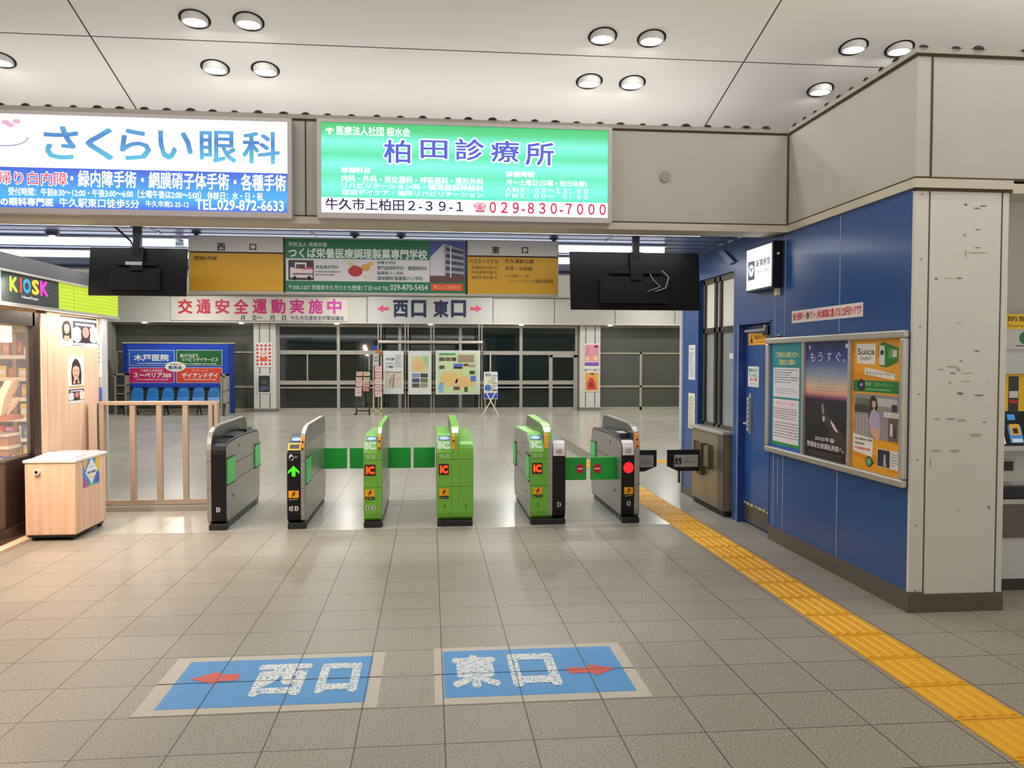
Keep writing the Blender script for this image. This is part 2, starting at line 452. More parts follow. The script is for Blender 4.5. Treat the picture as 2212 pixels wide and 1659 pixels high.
# white pillar and its dark scuffs
PIL = M((216, 213, 204), .55, var=.05, scale=1.5)
pp = Plane('Y', 5.23)
b = MB(PIL); b.box(RX, 5.232, .125, 3.338, 5.259, 2.865); b.box(3.350, 5.23, .125, 3.858, 5.7, 2.865); b.box(3.872, 5.232, .125, 3.915, 5.7, 2.865)
b.m = SEAM; b.box(3.338, 5.24, .125, 3.35, 5.6, 2.865); b.box(3.858, 5.24, .125, 3.872, 5.6, 2.865)
SC1 = M((128, 117, 102), .8); SC2 = M((178, 171, 158), .8)
rr = random.Random(5)
for x, y, w, h, mm in ((2086, 442, 8, 5, SC1), (2110, 450, 14, 3, SC1), (2124, 445, 16, 3, SC1), (2112, 496, 14, 2, SC1), (2084, 508, 8, 6, SC2), (2086, 548, 4, 16, SC2), (2112, 546, 44, 3, SC2),
    (2112, 535, 14, 2, SC1), (2022, 602, 8, 4, SC1), (2050, 601, 24, 2, SC2), (2072, 601, 14, 3, SC1), (2072, 698, 12, 2, SC2), (2110, 758, 12, 3, SC1), (2076, 780, 6, 3, SC1), (2056, 792, 26, 4, SC2), (2070, 798, 10, 8, SC2),
    (2032, 798, 14, 3, SC2), (2058, 806, 14, 3, SC1), (2090, 806, 30, 2, SC2), (2052, 826, 6, 6, SC2), (2086, 824, 22, 2, SC2), (2074, 850, 14, 5, SC1), (2114, 854, 22, 3, SC1), (2136, 826, 6, 2, SC2),
    (2024, 905, 16, 3, SC2), (2054, 905, 22, 2, SC1), (2078, 908, 20, 5, SC2), (2126, 912, 10, 2, SC1), (2108, 940, 28, 6, SC2), (2022, 974, 24, 4, SC2), (2062, 974, 22, 6, SC2), (2136, 1096, 5, 7, SC1), (2072, 1102, 5, 4, SC2), (2010, 1000, 3, 20, SC2)):
    b.poly(pp, [pp.px(x-w/2, y+rr.uniform(-1, 1)), pp.px(x-w/4, y+h/2), pp.px(x+w/3, y+h/2), pp.px(x+w/2, y+rr.uniform(-1, 1)), pp.px(x+w/4, y-h/2), pp.px(x-w/3, y-h/2)], .0012, mm)
for y in (420, 560, 706, 852, 994, 1135, 1276): b.ell(pp, *pp.px(1992-(y-420)*.018, y), .006, .006, .004, SC1, n=10)
struct('pillar', b)

# ------------------------------------------------------------------ low ceiling over the gates: dark blue metal strips
SLAT = M((112, 128, 178), .3, .45, var=.05)
b = MB(SLAT); y = 7.55; k = 0
while y < 11.85:
    b.box(-9, y, 3.0+(.006 if k % 2 else 0), 3.24, y+.135, 3.03); y += .145; k += 1
b.m = M((60, 72, 112), .5); b.box(-9, 7.55, 3.03, 3.24, 11.9, 3.06)
b.m = M((128, 134, 150), .4, .5)
for x in (-2.75, -1.2, 1.9, 3.0): b.box(x-.012, 7.6, 2.9985, x+.012, 8.9, 3.0)
struct('ceiling', b)
b = MB(M((70, 84, 120), .4, .3)); b.box(-9, 11.85, 2.97, 3.24, 12.1, 3.05); b.m = BEIGE; b.box(-9, 11.9, 3.05, 9, 12.1, 3.95); struct('wall_front', b)

# ------------------------------------------------------------------ concourse behind the gates
CW = M((232, 234, 226), .6)
b = MB(CW)
prof = [(12.0, 3.9), (19.6, 5.7), (27.3, 3.72), (27.3, 3.82), (19.6, 5.8), (12.0, 4.0)]
b.prism(prof, 0, -10.6, 10.6); struct('ceiling', b)
FARY = 27.1
FP = Plane('Y', FARY)
FARC = M((182, 181, 176), .5, var=.04, scale=.6)
b = MB(FARC); b.box(-10.4, FARY, 2.86, 10.5, FARY+.6, 3.72)
b.m = M((96, 90, 82), .7); x = .01-2.06*5
while x < 10.4: b.box(x-.012, FARY-.004, 2.86, x+.012, FARY, 3.72); x += 2.06
b.m = M((150, 146, 138), .5); b.box(-10.4, FARY-.01, 2.83, 10.5, FARY+.6, 2.87)
struct('wall_back', b)
COLM = M((206, 205, 200), .5)
for x0, x1 in ((-5.66, -4.97), (5.0, 5.69)):
    b = MB(COLM); b.box(x0, FARY-.02, 0, x1, FARY+.5, 2.84)
    b.m = M((90, 86, 80), .7); w = x1-x0
    for f in (.27, .73): b.box(x0+w*f-.014, FARY-.024, .12, x0+w*f+.014, FARY-.02, 2.84)
    b.m = M((120, 118, 112), .5); b.box(x0-.01, FARY-.03, 0, x1+.01, FARY+.4, .1)
    struct('pillar', b)
m, nt, bs = new_mat('night_glass'); bs.inputs['Base Color'].default_value = lin((24, 38, 36)); bs.inputs['Roughness'].default_value = .04
bs.inputs['Alpha'].default_value = .72; bs.inputs['Specular IOR Level'].default_value = .8
GLASSN = m
OLIVE = M((80, 83, 75), .16, 0, var=.12, scale=.4, spec=.6)
FRA = M((172, 168, 160), .4, .4)
GY = FARY+.25
b = MB(FRA)
for x in (-4.93, -3.0, -1.0, 1.0, 3.03, 4.92): b.box(x-.05, GY-.05, 0, x+.05, GY+.05, 2.84)
for x in (-4.0, -2.0, 2.0): b.box(x-.022, GY-.03, .98, x+.022, GY+.03, 1.9)
for z0, z1 in ((2.76, 2.84), (1.86, 1.99), (.87, 1.0), (.745, .79), (.0, .1)): b.box(-4.95, GY-.045, z0, 4.95, GY+.045, z1)
b.box(3.98, GY-.06, 0, 4.1, GY+.06, 1.9); b.box(4.82, GY-.06, 0, 4.95, GY+.06, 1.9); b.box(4.0, GY-.06, 1.78, 4.95, GY+.06, 1.86)
w2 = struct('window_2', b)
b = MB(GLASSN); b.box(-4.9, GY+.0, .1, 4.9, GY+.01, 2.76); obj('pane', b, w2)
FRB2 = M((176, 168, 150), .4, .3)
for nm, x0, x1, vs in (('window_3', -10.2, -5.66, (-10.0, -7.9)), ('window_4', 5.69, 10.4, (7.14, 9.6))):
    b = MB(FRB2)
    for x in vs: b.box(x-.04, GY-.04, 0, x+.04, GY+.04, 1.95)
    for z0, z1 in ((1.9, 1.95), (.77, .83), (0, .1), (2.8, 2.86)): b.box(x0, GY-.04, z0, x1, GY+.04, z1)
    ww = struct(nm, b)
    b = MB(OLIVE); b.box(x0, GY, .1, x1, GY+.012, 2.8); obj('pane', b, ww)
b = MB(M((150, 146, 134), .5)); b.box(-10.6, 12.1, 0, -10.35, 27.3, 3.9); b.box(-10.36, 26.6, 0, -9.98, 27.3, 2.85); struct('wall_left', b)
b = MB(M((170, 168, 160), .5)); b.box(10.4, 12.1, 0, 10.6, 27.3, 3.9); struct('wall_right', b)
# added dark box beyond the glass, blocking ambient light for the night
b = MB(M((20, 26, 26), .9)); b.box(-12, 33, -.05, 12, 33.2, 5); b.box(-12, 27.7, 3.85, 12, 33.2, 3.95); b.box(-12, 27.7, -.05, -11.9, 33, 4); b.box(11.9, 27.7, -.05, 12, 33, 4)
b.box(-12, 27.7, .0, 12, 33, .004); struct('wall_back', b)

# ------------------------------------------------------------------ machine recess right of the pillar
b = MB(M((196, 194, 186), .5)); b.box(3.95, 5.91, 0, 9, 6.0, 2.95); struct('wall_right', b)
# ------------------------------------------------------------------ ceiling downlights
LENS = M((255, 250, 240), .4, emit=6.0)
def make_downlight():
    r = empty('downlight', (0, 0, 0), 'round recessed ceiling downlight with chrome collar', 'ceiling light', 'round downlights of the front hall')
    th = math.atan(CS)
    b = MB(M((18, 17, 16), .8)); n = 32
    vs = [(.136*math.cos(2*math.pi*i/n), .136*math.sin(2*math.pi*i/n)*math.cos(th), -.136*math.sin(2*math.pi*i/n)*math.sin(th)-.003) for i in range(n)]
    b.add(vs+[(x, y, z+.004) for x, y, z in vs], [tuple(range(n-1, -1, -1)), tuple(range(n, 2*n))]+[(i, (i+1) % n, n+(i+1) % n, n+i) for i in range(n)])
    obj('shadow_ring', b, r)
    b = MB(M((214, 212, 210), .4, .0)); b.ring((0, 0, 0), .096, .113, -.032, .05, 40); obj('collar', b, r, smooth=False)
    b = MB(LENS); b.cyl((0, 0, -.027), (0, 0, -.02), .097, 32); obj('lens', b, r)
    lamp('bulb', 'AREA', (0, 0, -.04), 7, (1, .97, .92), .18, parent=r)
    return r
dl0 = make_downlight()
spots = []
for (px, py, lab) in (
    (422, 44, 'round downlight nearest the top edge left of centre, left of its pair'), (537, 47, 'round downlight in the upper left quartet, right one of the pair near the top edge'),
    (467, 148, 'round downlight above the blue eye clinic sign, left one of the lower pair'), (573, 151, 'round downlight above the gap between the lit signs, right one of the lower pair'),
    (5, 133, 'round downlight cut by the left picture edge above the eye clinic sign'),
    (1303, 77, 'round downlight in the upper pair above the green clinic sign, left one'), (1409, 80, 'round downlight in the upper pair right of centre, right one'),
    (1273, 174, 'round downlight just above the right end of the green clinic sign'), (1369, 176, 'round downlight above the bare beam, right one of the lower pair'),
    (1848, 98, 'round downlight of the right hand pair, left one'), (1947, 102, 'round downlight touching the pillar corner at upper right'), (1775, 191, 'single round downlight above the slanting right hand band')):
    ky = 7.50 if py < 110 else 8.18
    d = Plane('C', ceil_z(ky)).px(px, py)
    spots.append((round(d[0], 2), ky, lab))
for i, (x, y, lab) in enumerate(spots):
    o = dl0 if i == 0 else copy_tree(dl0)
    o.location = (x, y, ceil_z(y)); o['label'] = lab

# unseen strip uplights, added behind the beam to wash the sloping ceiling
for i, (x0, x1, lab) in enumerate(((-8.8, -2.9, 'added unseen strip uplight on stands behind the beam above the eye clinic sign'), (-2.8, 3.1, 'added unseen strip uplight on stands behind the beam above the green clinic sign'))):
    r = empty('fill_uplight', ((x0+x1)/2, 8.3, 3.45), lab, 'light', 'added strip uplights at the beam')
    b = MB(WHITE); b.box(x0, 8.26, 3.44, x1, 8.34, 3.475); b.box(x0+.3, 8.27, 3.06, x0+.36, 8.33, 3.44); b.box(x1-.36, 8.27, 3.06, x1-.3, 8.33, 3.44); obj('housing', b, r)
    b = MB(M((255, 248, 236), .4, emit=3)); b.box(x0+.02, 8.27, 3.475, x1-.02, 8.33, 3.485); obj('tube_cover', b, r)
    lamp('tube', 'AREA', ((x0+x1)/2, 8.3, 3.5), 20, (1, .95, .87), x1-x0, rot=(math.pi, 0, 0), size_y=.06, parent=r)
r = empty('fill_uplight', (6.2, 5.55, 3.756), 'added unseen strip uplight on top of the band right of the white pillar', 'light', 'added strip uplights at the beam')  # unseen uplight, added to brighten the ceiling at right
b = MB(WHITE); b.box(3.6, 5.52, 3.756, 8.8, 5.58, 3.83); obj('housing', b, r)
lamp('tube', 'AREA', (6.2, 5.55, 3.845), 36, (1, .95, .87), 5.2, rot=(math.pi, 0, 0), size_y=.05, parent=r)

# ------------------------------------------------------------------ dark clips along the top of the beam
CLIPM = M((26, 24, 24), .7)
b = MB(CLIPM); b.dome((0, 0, 0), (.038, .02, 0), .022, 10, 3); b.cyl((-.05, 0, 0), (.05, 0, 0), .004, 6)
clip0 = obj('cable_clip', b, org=(0, 0, 0)); tag(clip0, 'small dark cable clip on the top edge of the beam', 'clip', 'dark clips along the top of the beam')
pts = []
x = -3.9
while x < 3.2: pts.append((x, FY-.012, 0)); x += .197+rd.uniform(-.02, .02)
y = 7.05
while y > 5.3: pts.append((RX-.016, y, 1)); y -= .2+rd.uniform(-.02, .02)
pts += [(3.27, 5.215, 0), (3.50, 5.215, 0), (3.66, 5.215, 0), (4.0, 5.215, 0)]
for i, (x, y, k) in enumerate(pts):
    o = clip0 if i == 0 else copy_tree(clip0)
    if k: o['label'] = 'small dark cable clip on top of the slanting right hand band'; o['group'] = 'dark clips on the right hand band'
    elif y < 6: o['label'] = 'small dark cable clip on the top edge above the white pillar'; o['group'] = 'dark clips above the white pillar'
    o.location = (x, y, 3.80); o.rotation_euler = (0, 0, math.pi/2 if k else 0); s = rd.uniform(.8, 1.15); o.scale = (s, s, s*rd.uniform(.8, 1.2))

# ------------------------------------------------------------------ lit sign: eye clinic
SY = 7.08
P1 = Plane('Y', SY)
def lit_sign(name, label, x0, z0, x1, z1):
    r = empty(name, ((x0+x1)/2, SY+.06, z0), label, 'sign')
    b = MB(M((196, 186, 188), .4, .3)); fr = .035
    b.box(x0-fr, SY-.012, z1, x1+fr, FY, z1+.03); b.box(x0-fr, SY-.012, z0-.045, x1+fr, FY, z0)
    b.box(x0-fr, SY-.012, z0, x0, FY, z1); b.box(x1, SY-.012, z0, x1+fr, FY, z1)
    obj('frame', b, r)
    return r
xr, zb = P1.px(622, 458)[0], P1.px(622, 460)[1]; zt = P1.px(622, 264)[1]
s1 = lit_sign('lightbox_sign', 'long lit white and blue eye clinic sign at the left end of the beam', -5.2, zb, xr, zt)
zm = P1.px(622, 375)[1]
LITW = M((255, 255, 255), .4, emit=1.1)
b = MB(LITW); b.box(-5.2, SY, zm, xr, SY+.02, zt)
b.m = ramp_mat('clinic_blue', 2, [(0, (14, 96, 245)), (.3, (50, 180, 250)), (.62, (40, 150, 245)), (1, (16, 84, 225))], emit=.95, lo=zb, hi=zm)
b.box(-5.2, SY, zb, xr, SY+.02, zm)
obj('panel', b, s1)
AZ = ramp_mat('clinic_letters', 2, [(0, (70, 200, 240)), (.5, (30, 120, 215)), (1, (70, 200, 240))], emit=.85, lo=3.38, hi=3.66)
b = LB(s1, AZ)
for ch, x0, y0, x1, y1 in (('さ', 94, 272, 170, 345), ('く', 184, 276, 246, 346), ('ら', 258, 278, 327, 347), ('い', 341, 282, 417, 346), ('眼', 431, 282, 511, 352), ('科', 523, 284, 605, 354)):
    b.tpx(P1, ch, x0, y0, x1, y1, .002, bold=.022)
obj('lettering', b, s1, )
b = MB(M((150, 150, 200), .5, emit=.7)); b.arc(P1, *P1.px(8, 296), .19, .075, .008, .002, math.pi*1.0, math.pi*2.02, 24)
b.m = M((240, 180, 210), .5, emit=.9)
for px, py in ((22, 270), (36, 262), (12, 264)): b.ell(P1, *P1.px(px, py), .03, .02, .002, n=12)
obj('emblem', b, s1)
LW = M((255, 255, 255), .5, emit=1.3); PINK = M((226, 30, 90), .5, emit=.85)
b = LB(s1, LW)
b.tpx(P1, '日帰り白内障', -32, 369, 147, 401, .002, LW, bold=.05)
b.tpx(P1, '・緑内障手術・網膜硝子体手術・各種手術', 152, 372, 618, 409, .002, LW, bold=.025)
b.tpx(P1, '受付時間：午前8:30～12:00・午後3:00～6:00（土曜午後は2:00～5:00） 休診日：水・日・祝', 18, 410, 568, 428, .002, LW, bold=.02)
b.tpx(P1, '街の眼科専門医', -20, 427, 116, 445, .002, LW, bold=.03)
b.tpx(P1, '牛久駅東口徒歩5分', 128, 429, 301, 449, .002, LW, bold=.015)
b.tpx(P1, '牛久市南2-25-12', 315, 434, 408, 448, .002, LW, bold=.01)
b.tpx(P1, 'TEL.029-872-6633', 422, 432, 613, 455, .002, LW, bold=.02)
obj('lettering', b, s1)
b = MB(PINK); b.tpx(P1, '日帰り白内障', -30, 371, 145, 399, .004, PINK, bold=.005); obj('lettering', b, s1)

# ------------------------------------------------------------------ lit sign: green clinic
x0, x1 = P1.px(694, 360)[0], P1.px(1313, 370)[0]; zt, zb = P1.px(1000, 273)[1], P1.px(1000, 465)[1]; zw = P1.px(1000, 432)[1]
s2 = lit_sign('lightbox_sign', 'lit green and white clinic sign in the middle of the beam', x0, zb, x1, zt)
b = MB(M((255, 255, 255), .4, emit=1.1)); b.box(x0, SY, zb, x1, SY+.02, zw)
b.m = ramp_mat('clinic_green', 2, [(0, (80, 240, 200)), (.14, (120, 255, 235)), (.3, (84, 240, 190)), (.45, (130, 255, 240)), (.58, (70, 235, 170)), (.75, (125, 255, 235)), (.9, (50, 215, 130)), (1, (40, 200, 110))], emit=.95, lo=zw, hi=zt)  # pale bands paint the glow of tubes behind the face
b.box(x0, SY, zw, x1, SY+.02, zt); obj('panel', b, s2)
b = LB(s2, LW)
b.tpx(P1, '医療法人社団 桜水会', 727, 274, 886, 294, .002, LW, bold=.02)
b.arc(P1, *P1.px(712, 283), .035, .026, .012, .002, 0, math.pi, 14); b.rect(P1, *P1.bpx(709, 281, 715, 290), .002)
for ch, a, bb, c, d in (('柏', 826, 299, 890, 356), ('田', 905, 300, 970, 346), ('診', 980, 297, 1049, 350), ('療', 1057, 301, 1125, 354), ('所', 1132, 305, 1200, 361)):
    b.tpx(P1, ch, a, bb, c, d, .002, LW, bold=.075)
b.tpx(P1, '診療科目', 738, 361, 799, 374, .002, LW, bold=.03)
b.tpx(P1, '内科・外科・消化器科・呼吸器科・整形外科', 738, 381, 1044, 397, .002, LW, bold=.02)
b.tpx(P1, 'リハビリテーション科・循環器脳神経科', 738, 397, 1044, 410, .002, LW, bold=.02)
b.tpx(P1, '送迎デイケア・通所リハビリテーション', 738, 412, 1044, 424, .002, LW, bold=.02)
b.tpx(P1, '診療時間', 1093, 370, 1154, 383, .002, LW, bold=.03)
b.tpx(P1, '月～土曜日(日曜・祝日休診)', 1093, 389, 1268, 404, .002, LW, bold=.02)
b.tpx(P1, 'ＡＭ９：００～１２：００', 1093, 406, 1270, 417, .002, LW, bold=.02)
b.tpx(P1, 'ＰＭ３：００～　６：００', 1093, 419, 1270, 429, .002, LW, bold=.02)
obj('lettering', b, s2)
b = LB(s2, M((86, 100, 225), .5, emit=.85))
for ch, a, bb, c, d in (('柏', 829, 302, 887, 353), ('田', 908, 303, 967, 343), ('診', 983, 300, 1046, 347), ('療', 1060, 304, 1122, 351), ('所', 1135, 308, 1197, 358)):
    b.tpx(P1, ch, a, bb, c, d, .004, bold=.02)
obj('lettering', b, s2)
b = LB(s2, M((52, 44, 92), .5, emit=.6)); b.tpx(P1, '牛久市上柏田２-３９-１', 703, 430, 1001, 456, .002, bold=.02); obj('lettering', b, s2)
b = LB(s2, M((228, 56, 108), .5, emit=.75)); b.tpx(P1, '☎', 1023, 438, 1050, 459, .002, bold=.02); b.tpx(P1, '０２９-８３０-７０００', 1057, 438, 1309, 463, .002, bold=.028); obj('lettering', b, s2)

# blank round cover on the beam
b = MB(M((160, 154, 144), .5)); b.cyl((0, 0, 0), (0, -.012, 0), .047, 28)
o = obj('cover_plate', b); c = Plane('Y', FY).px(1436, 382); o.location = (c[0], FY-.012, c[1]-.047); tag(o, 'round blank cover plate on the bare beam right of the green sign', 'cover')

# ------------------------------------------------------------------ ceiling lights and boards above the gates
STRIP = M((250, 252, 255), .4, emit=2.2)
for (yy, x0, x1, lab, pw) in ((7.74, -8.6, -2.72, 'added unseen strip light just behind the beam at the left, above the kiosk', 24), (7.74, -2.6, 2.62, 'added unseen strip light just behind the beam, above the ticket gates', 22), (9.08, -8.6, -2.72, 'nearer long white strip light at the left of the low blue ceiling', 60), (9.08, -2.6, 2.62, 'nearer long strip light behind the hanging direction board, ending near the blue wall', 52),  # first two strips are unseen, added to light board and gate fronts
                      (10.17, -8.6, -2.72, 'farther long white strip light at the left of the low blue ceiling', 60), (10.17, -2.6, 2.62, 'farther long strip light behind the hanging direction board', 60)):
    r = empty('strip_light', ((x0+x1)/2, yy, 2.985), lab, 'light', 'strip lights of the low ceiling')
    b = MB(M((220, 222, 226), .4)); b.box(x0-.03, yy-.085, 2.982, x1+.03, yy+.085, 2.998); obj('housing', b, r)
    b = MB(STRIP); b.box(x0, yy-.06, 2.918, x1, yy+.06, 2.982); obj('tube_cover', b, r)
    lamp('tube', 'AREA', ((x0+x1)/2, yy, 2.91), pw, (1, 1, .97), x1-x0, size_y=.12, parent=r)

r = empty('emergency_light', (-4.2, 8.75, 2.92), 'small round emergency lamp on the low ceiling at far left', 'light')
c = Plane('C', 2.97).px(113, 508)
r.location = (c[0], c[1], 2.95); ORG[r.name] = Vector(r.location)
b = MB(M((60, 64, 84), .4)); b.cyl((c[0], c[1], 3.0), (c[0], c[1], 2.965), .07, 20, .055); obj('housing', b, r)
b = MB(M((255, 240, 220), .4, emit=2)); b.cyl((c[0], c[1], 2.965), (c[0], c[1], 2.955), .03, 16); obj('bulb', b, r)

# hanging direction board
BY = 8.55
PB = Plane('Y', BY)
L_, B_, R_, T_ = PB.px(410, 570)[0], PB.px(806, 634)[1], PB.px(1204, 578)[0], PB.px(806, 517)[1]
r = empty('direction_board', ((L_+R_)/2, BY+.05, B_), 'long hanging board with yellow end panels and a green school advert', 'sign')
b = MB(M((176, 172, 168), .45)); b.box(L_-.012, BY, B_-.012, R_+.012, BY+.14, T_+.012); obj('case', b, r)
GREYP = M((200, 196, 193), .45); YEL = M((200, 150, 14), .5); DK = M((44, 26, 14), .6)
u1, u2 = PB.px(612, 575)[0], PB.px(1010, 580)[0]; zl = PB.px(806, 550)[1]
for (a, c, big, nm) in ((L_, u1, 'west', 0), (u2, R_, 'east', 1)):
    b = MB(GREYP); b.rect(PB, a, zl, c, T_, .002); b.rect(PB, a, B_+.01, c, zl, .002, YEL); b.rect(PB, a, zl-.008, c, zl+.008, .003, DK)
    po = obj('panel', b, r)
    b = LB(po, INK)
    if nm == 0:
        b.tpx(PB, '西', 469, 525, 487, 542, .004, INK, bold=.03); b.tpx(PB, '口', 539, 527, 554, 541, .004, INK, bold=.03)
        b.tpx(PB, '国道6号線', 420, 553, 469, 562, .004, DK, bold=.015)
    else:
        b.tpx(PB, '東', 1062, 532, 1079, 549, .004, INK, bold=.03); b.tpx(PB, '口', 1127, 534, 1141, 548, .004, INK, bold=.03)
        b.tpx(PB, 'バスターミナル', 1013, 560, 1077, 569, .004, DK, bold=.01); b.tpx(PB, '牛久運動公園', 1091, 560, 1152, 569, .004, DK, bold=.01)
        b.tpx(PB, '宇都宮方面 行', 1019, 575, 1075, 582, .004, DK); b.tpx(PB, '牛久浄苑方面 行', 1019, 585, 1075, 592, .004, DK); b.tpx(PB, '成田空港方面 行', 1019, 596, 1075, 603, .004, DK)
        b.tpx(PB, '貝塚・中根線', 1091, 576, 1150, 585, .004, DK, bold=.01); b.tpx(PB, 'ひたち野うしく前', 1091, 593, 1143, 600, .004, DK)
        b.tpx(PB, 'グリーンハーモニーと運動公園駐車場', 1099, 603, 1195, 612, .004, DK)
    obj('lettering', b, po)
GRN = M((8, 108, 70), .45); LGR = M((206, 200, 204), .5)
b = MB(GRN); b.rect(PB, u1, B_+.01, u2, T_-.004, .002)
b.rect(PB, *PB.bpx(618, 560, 928, 608), .003, LGR)
b.rect(PB, u1, B_, u1+.02, T_, .004, BLACK); b.rect(PB, u2-.02, B_, u2, T_, .004, BLACK)
# photographs of the school advert, simplified
b.rect(PB, *PB.bpx(623, 562, 678, 605), .004, M((60, 52, 60), .6)); b.rect(PB, *PB.bpx(627, 578, 676, 600), .005, M((214, 196, 192), .5)); b.rect(PB, *PB.bpx(637, 567, 662, 580), .005, M((216, 206, 204), .5))
b.rect(PB, *PB.bpx(640, 571, 659, 579), .006, M((70, 50, 60), .5)); b.rect(PB, *PB.bpx(650, 578, 676, 582), .006, M((190, 90, 90), .5)); b.rect(PB, *PB.bpx(632, 590, 676, 594), .006, M((120, 100, 104), .5))
for x in (637, 668): b.ell(PB, *PB.px(x, 601), .02, .022, .007, BLACK, 14)
for x, y, w, h, c in ((768, 586, .12, .09, (170, 30, 44)), (790, 578, .08, .06, (196, 150, 60)), (800, 570, .05, .03, (206, 170, 70)), (766, 577, .05, .03, (30, 70, 40)), (788, 598, .022, .022, (232, 176, 60)), (799, 594, .022, .022, (232, 176, 60)), (804, 584, .02, .018, (235, 185, 80)), (758, 570, .05, .03, (200, 190, 90))):
    b.ell(PB, *PB.px(x, y), w*.62, h*.62, .004+.0004*h, M(c, .5), 16)
b.rect(PB, *PB.bpx(928, 521, 1005, 608), .004, M((70, 80, 150), .5))
b.poly(PB, [PB.px(929, 600), PB.px(929, 556), PB.px(959, 526), PB.px(961, 600)], .005, M((196, 190, 196), .5)); b.poly(PB, [PB.px(961, 600), PB.px(959, 526), PB.px(1002, 541), PB.px(1002, 604)], .005, M((150, 148, 156), .5))
for k in range(5): b.poly(PB, [PB.px(963, 534+k*14), PB.px(1001, 543+k*12.5), PB.px(1001, 550+k*12.3), PB.px(963, 542+k*14)], .006, M((52, 50, 66), .5)); b.rect(PB, *PB.bpx(972, 531+k*13.5, 975, 545+k*13.5), .007, M((206, 202, 206), .5))
b.rect(PB, *PB.bpx(928, 596, 1005, 609), .0065, M((96, 62, 52), .6)); b.rect(PB, *PB.bpx(931, 613, 1000, 628), .004, M((214, 72, 30), .5))
po = obj('panel', b, r)
WT = M((216, 226, 220), .5)
b = LB(po, WT); b.tpx(PB, '学校法人 晃陽学園', 623, 523, 706, 533, .005, WT, bold=.012); b.tpx(PB, 'つくば栄養医療調理製菓専門学校', 623, 537, 923, 559, .005, WT, bold=.03)
b.tpx(PB, '〒300-1207 茨城県牛久市ひたち野東1丁目14-8 TEL', 624, 616, 840, 627, .005, WT); b.tpx(PB, '029-870-5454', 843, 615, 924, 627, .005, WT, bold=.01)
b.tpx(PB, '東口より徒歩5分', 937, 616, 995, 625, .006, M((250, 190, 120), .5))
G2 = M((22, 92, 70), .5)
b.tpx(PB, '救急救命学科', 682, 573, 732, 581, .005, G2, bold=.02); b.scribble(PB, *PB.bpx(682, 584, 736, 597), 2, .005, M((110, 96, 104), .6), 3)
b.tpx(PB, '栄養士学科', 815, 564, 855, 571, .005, G2, bold=.02); b.tpx(PB, '専門調理師学科・調理師学科', 815, 575, 922, 584, .005, G2, bold=.02); b.tpx(PB, '製菓製パン学科', 815, 586, 872, 594, .005, G2, bold=.02); b.tpx(PB, '通信課程 製菓製パン学科', 815, 597, 913, 606, .005, G2, bold=.02)
obj('lettering', b, po)
PIPE = M((30, 36, 60), .4)
for px in (420, 765, 866, 1199):
    u = PB.px(px, 505)[0]; b = MB(PIPE); b.cyl((u, BY+.07, T_), (u, BY+.07, 3.0), .022, 12); b.cyl((u, BY+.07, 2.985), (u, BY+.07, 3.0), .05, 12); obj('hanger_rod', b, r)

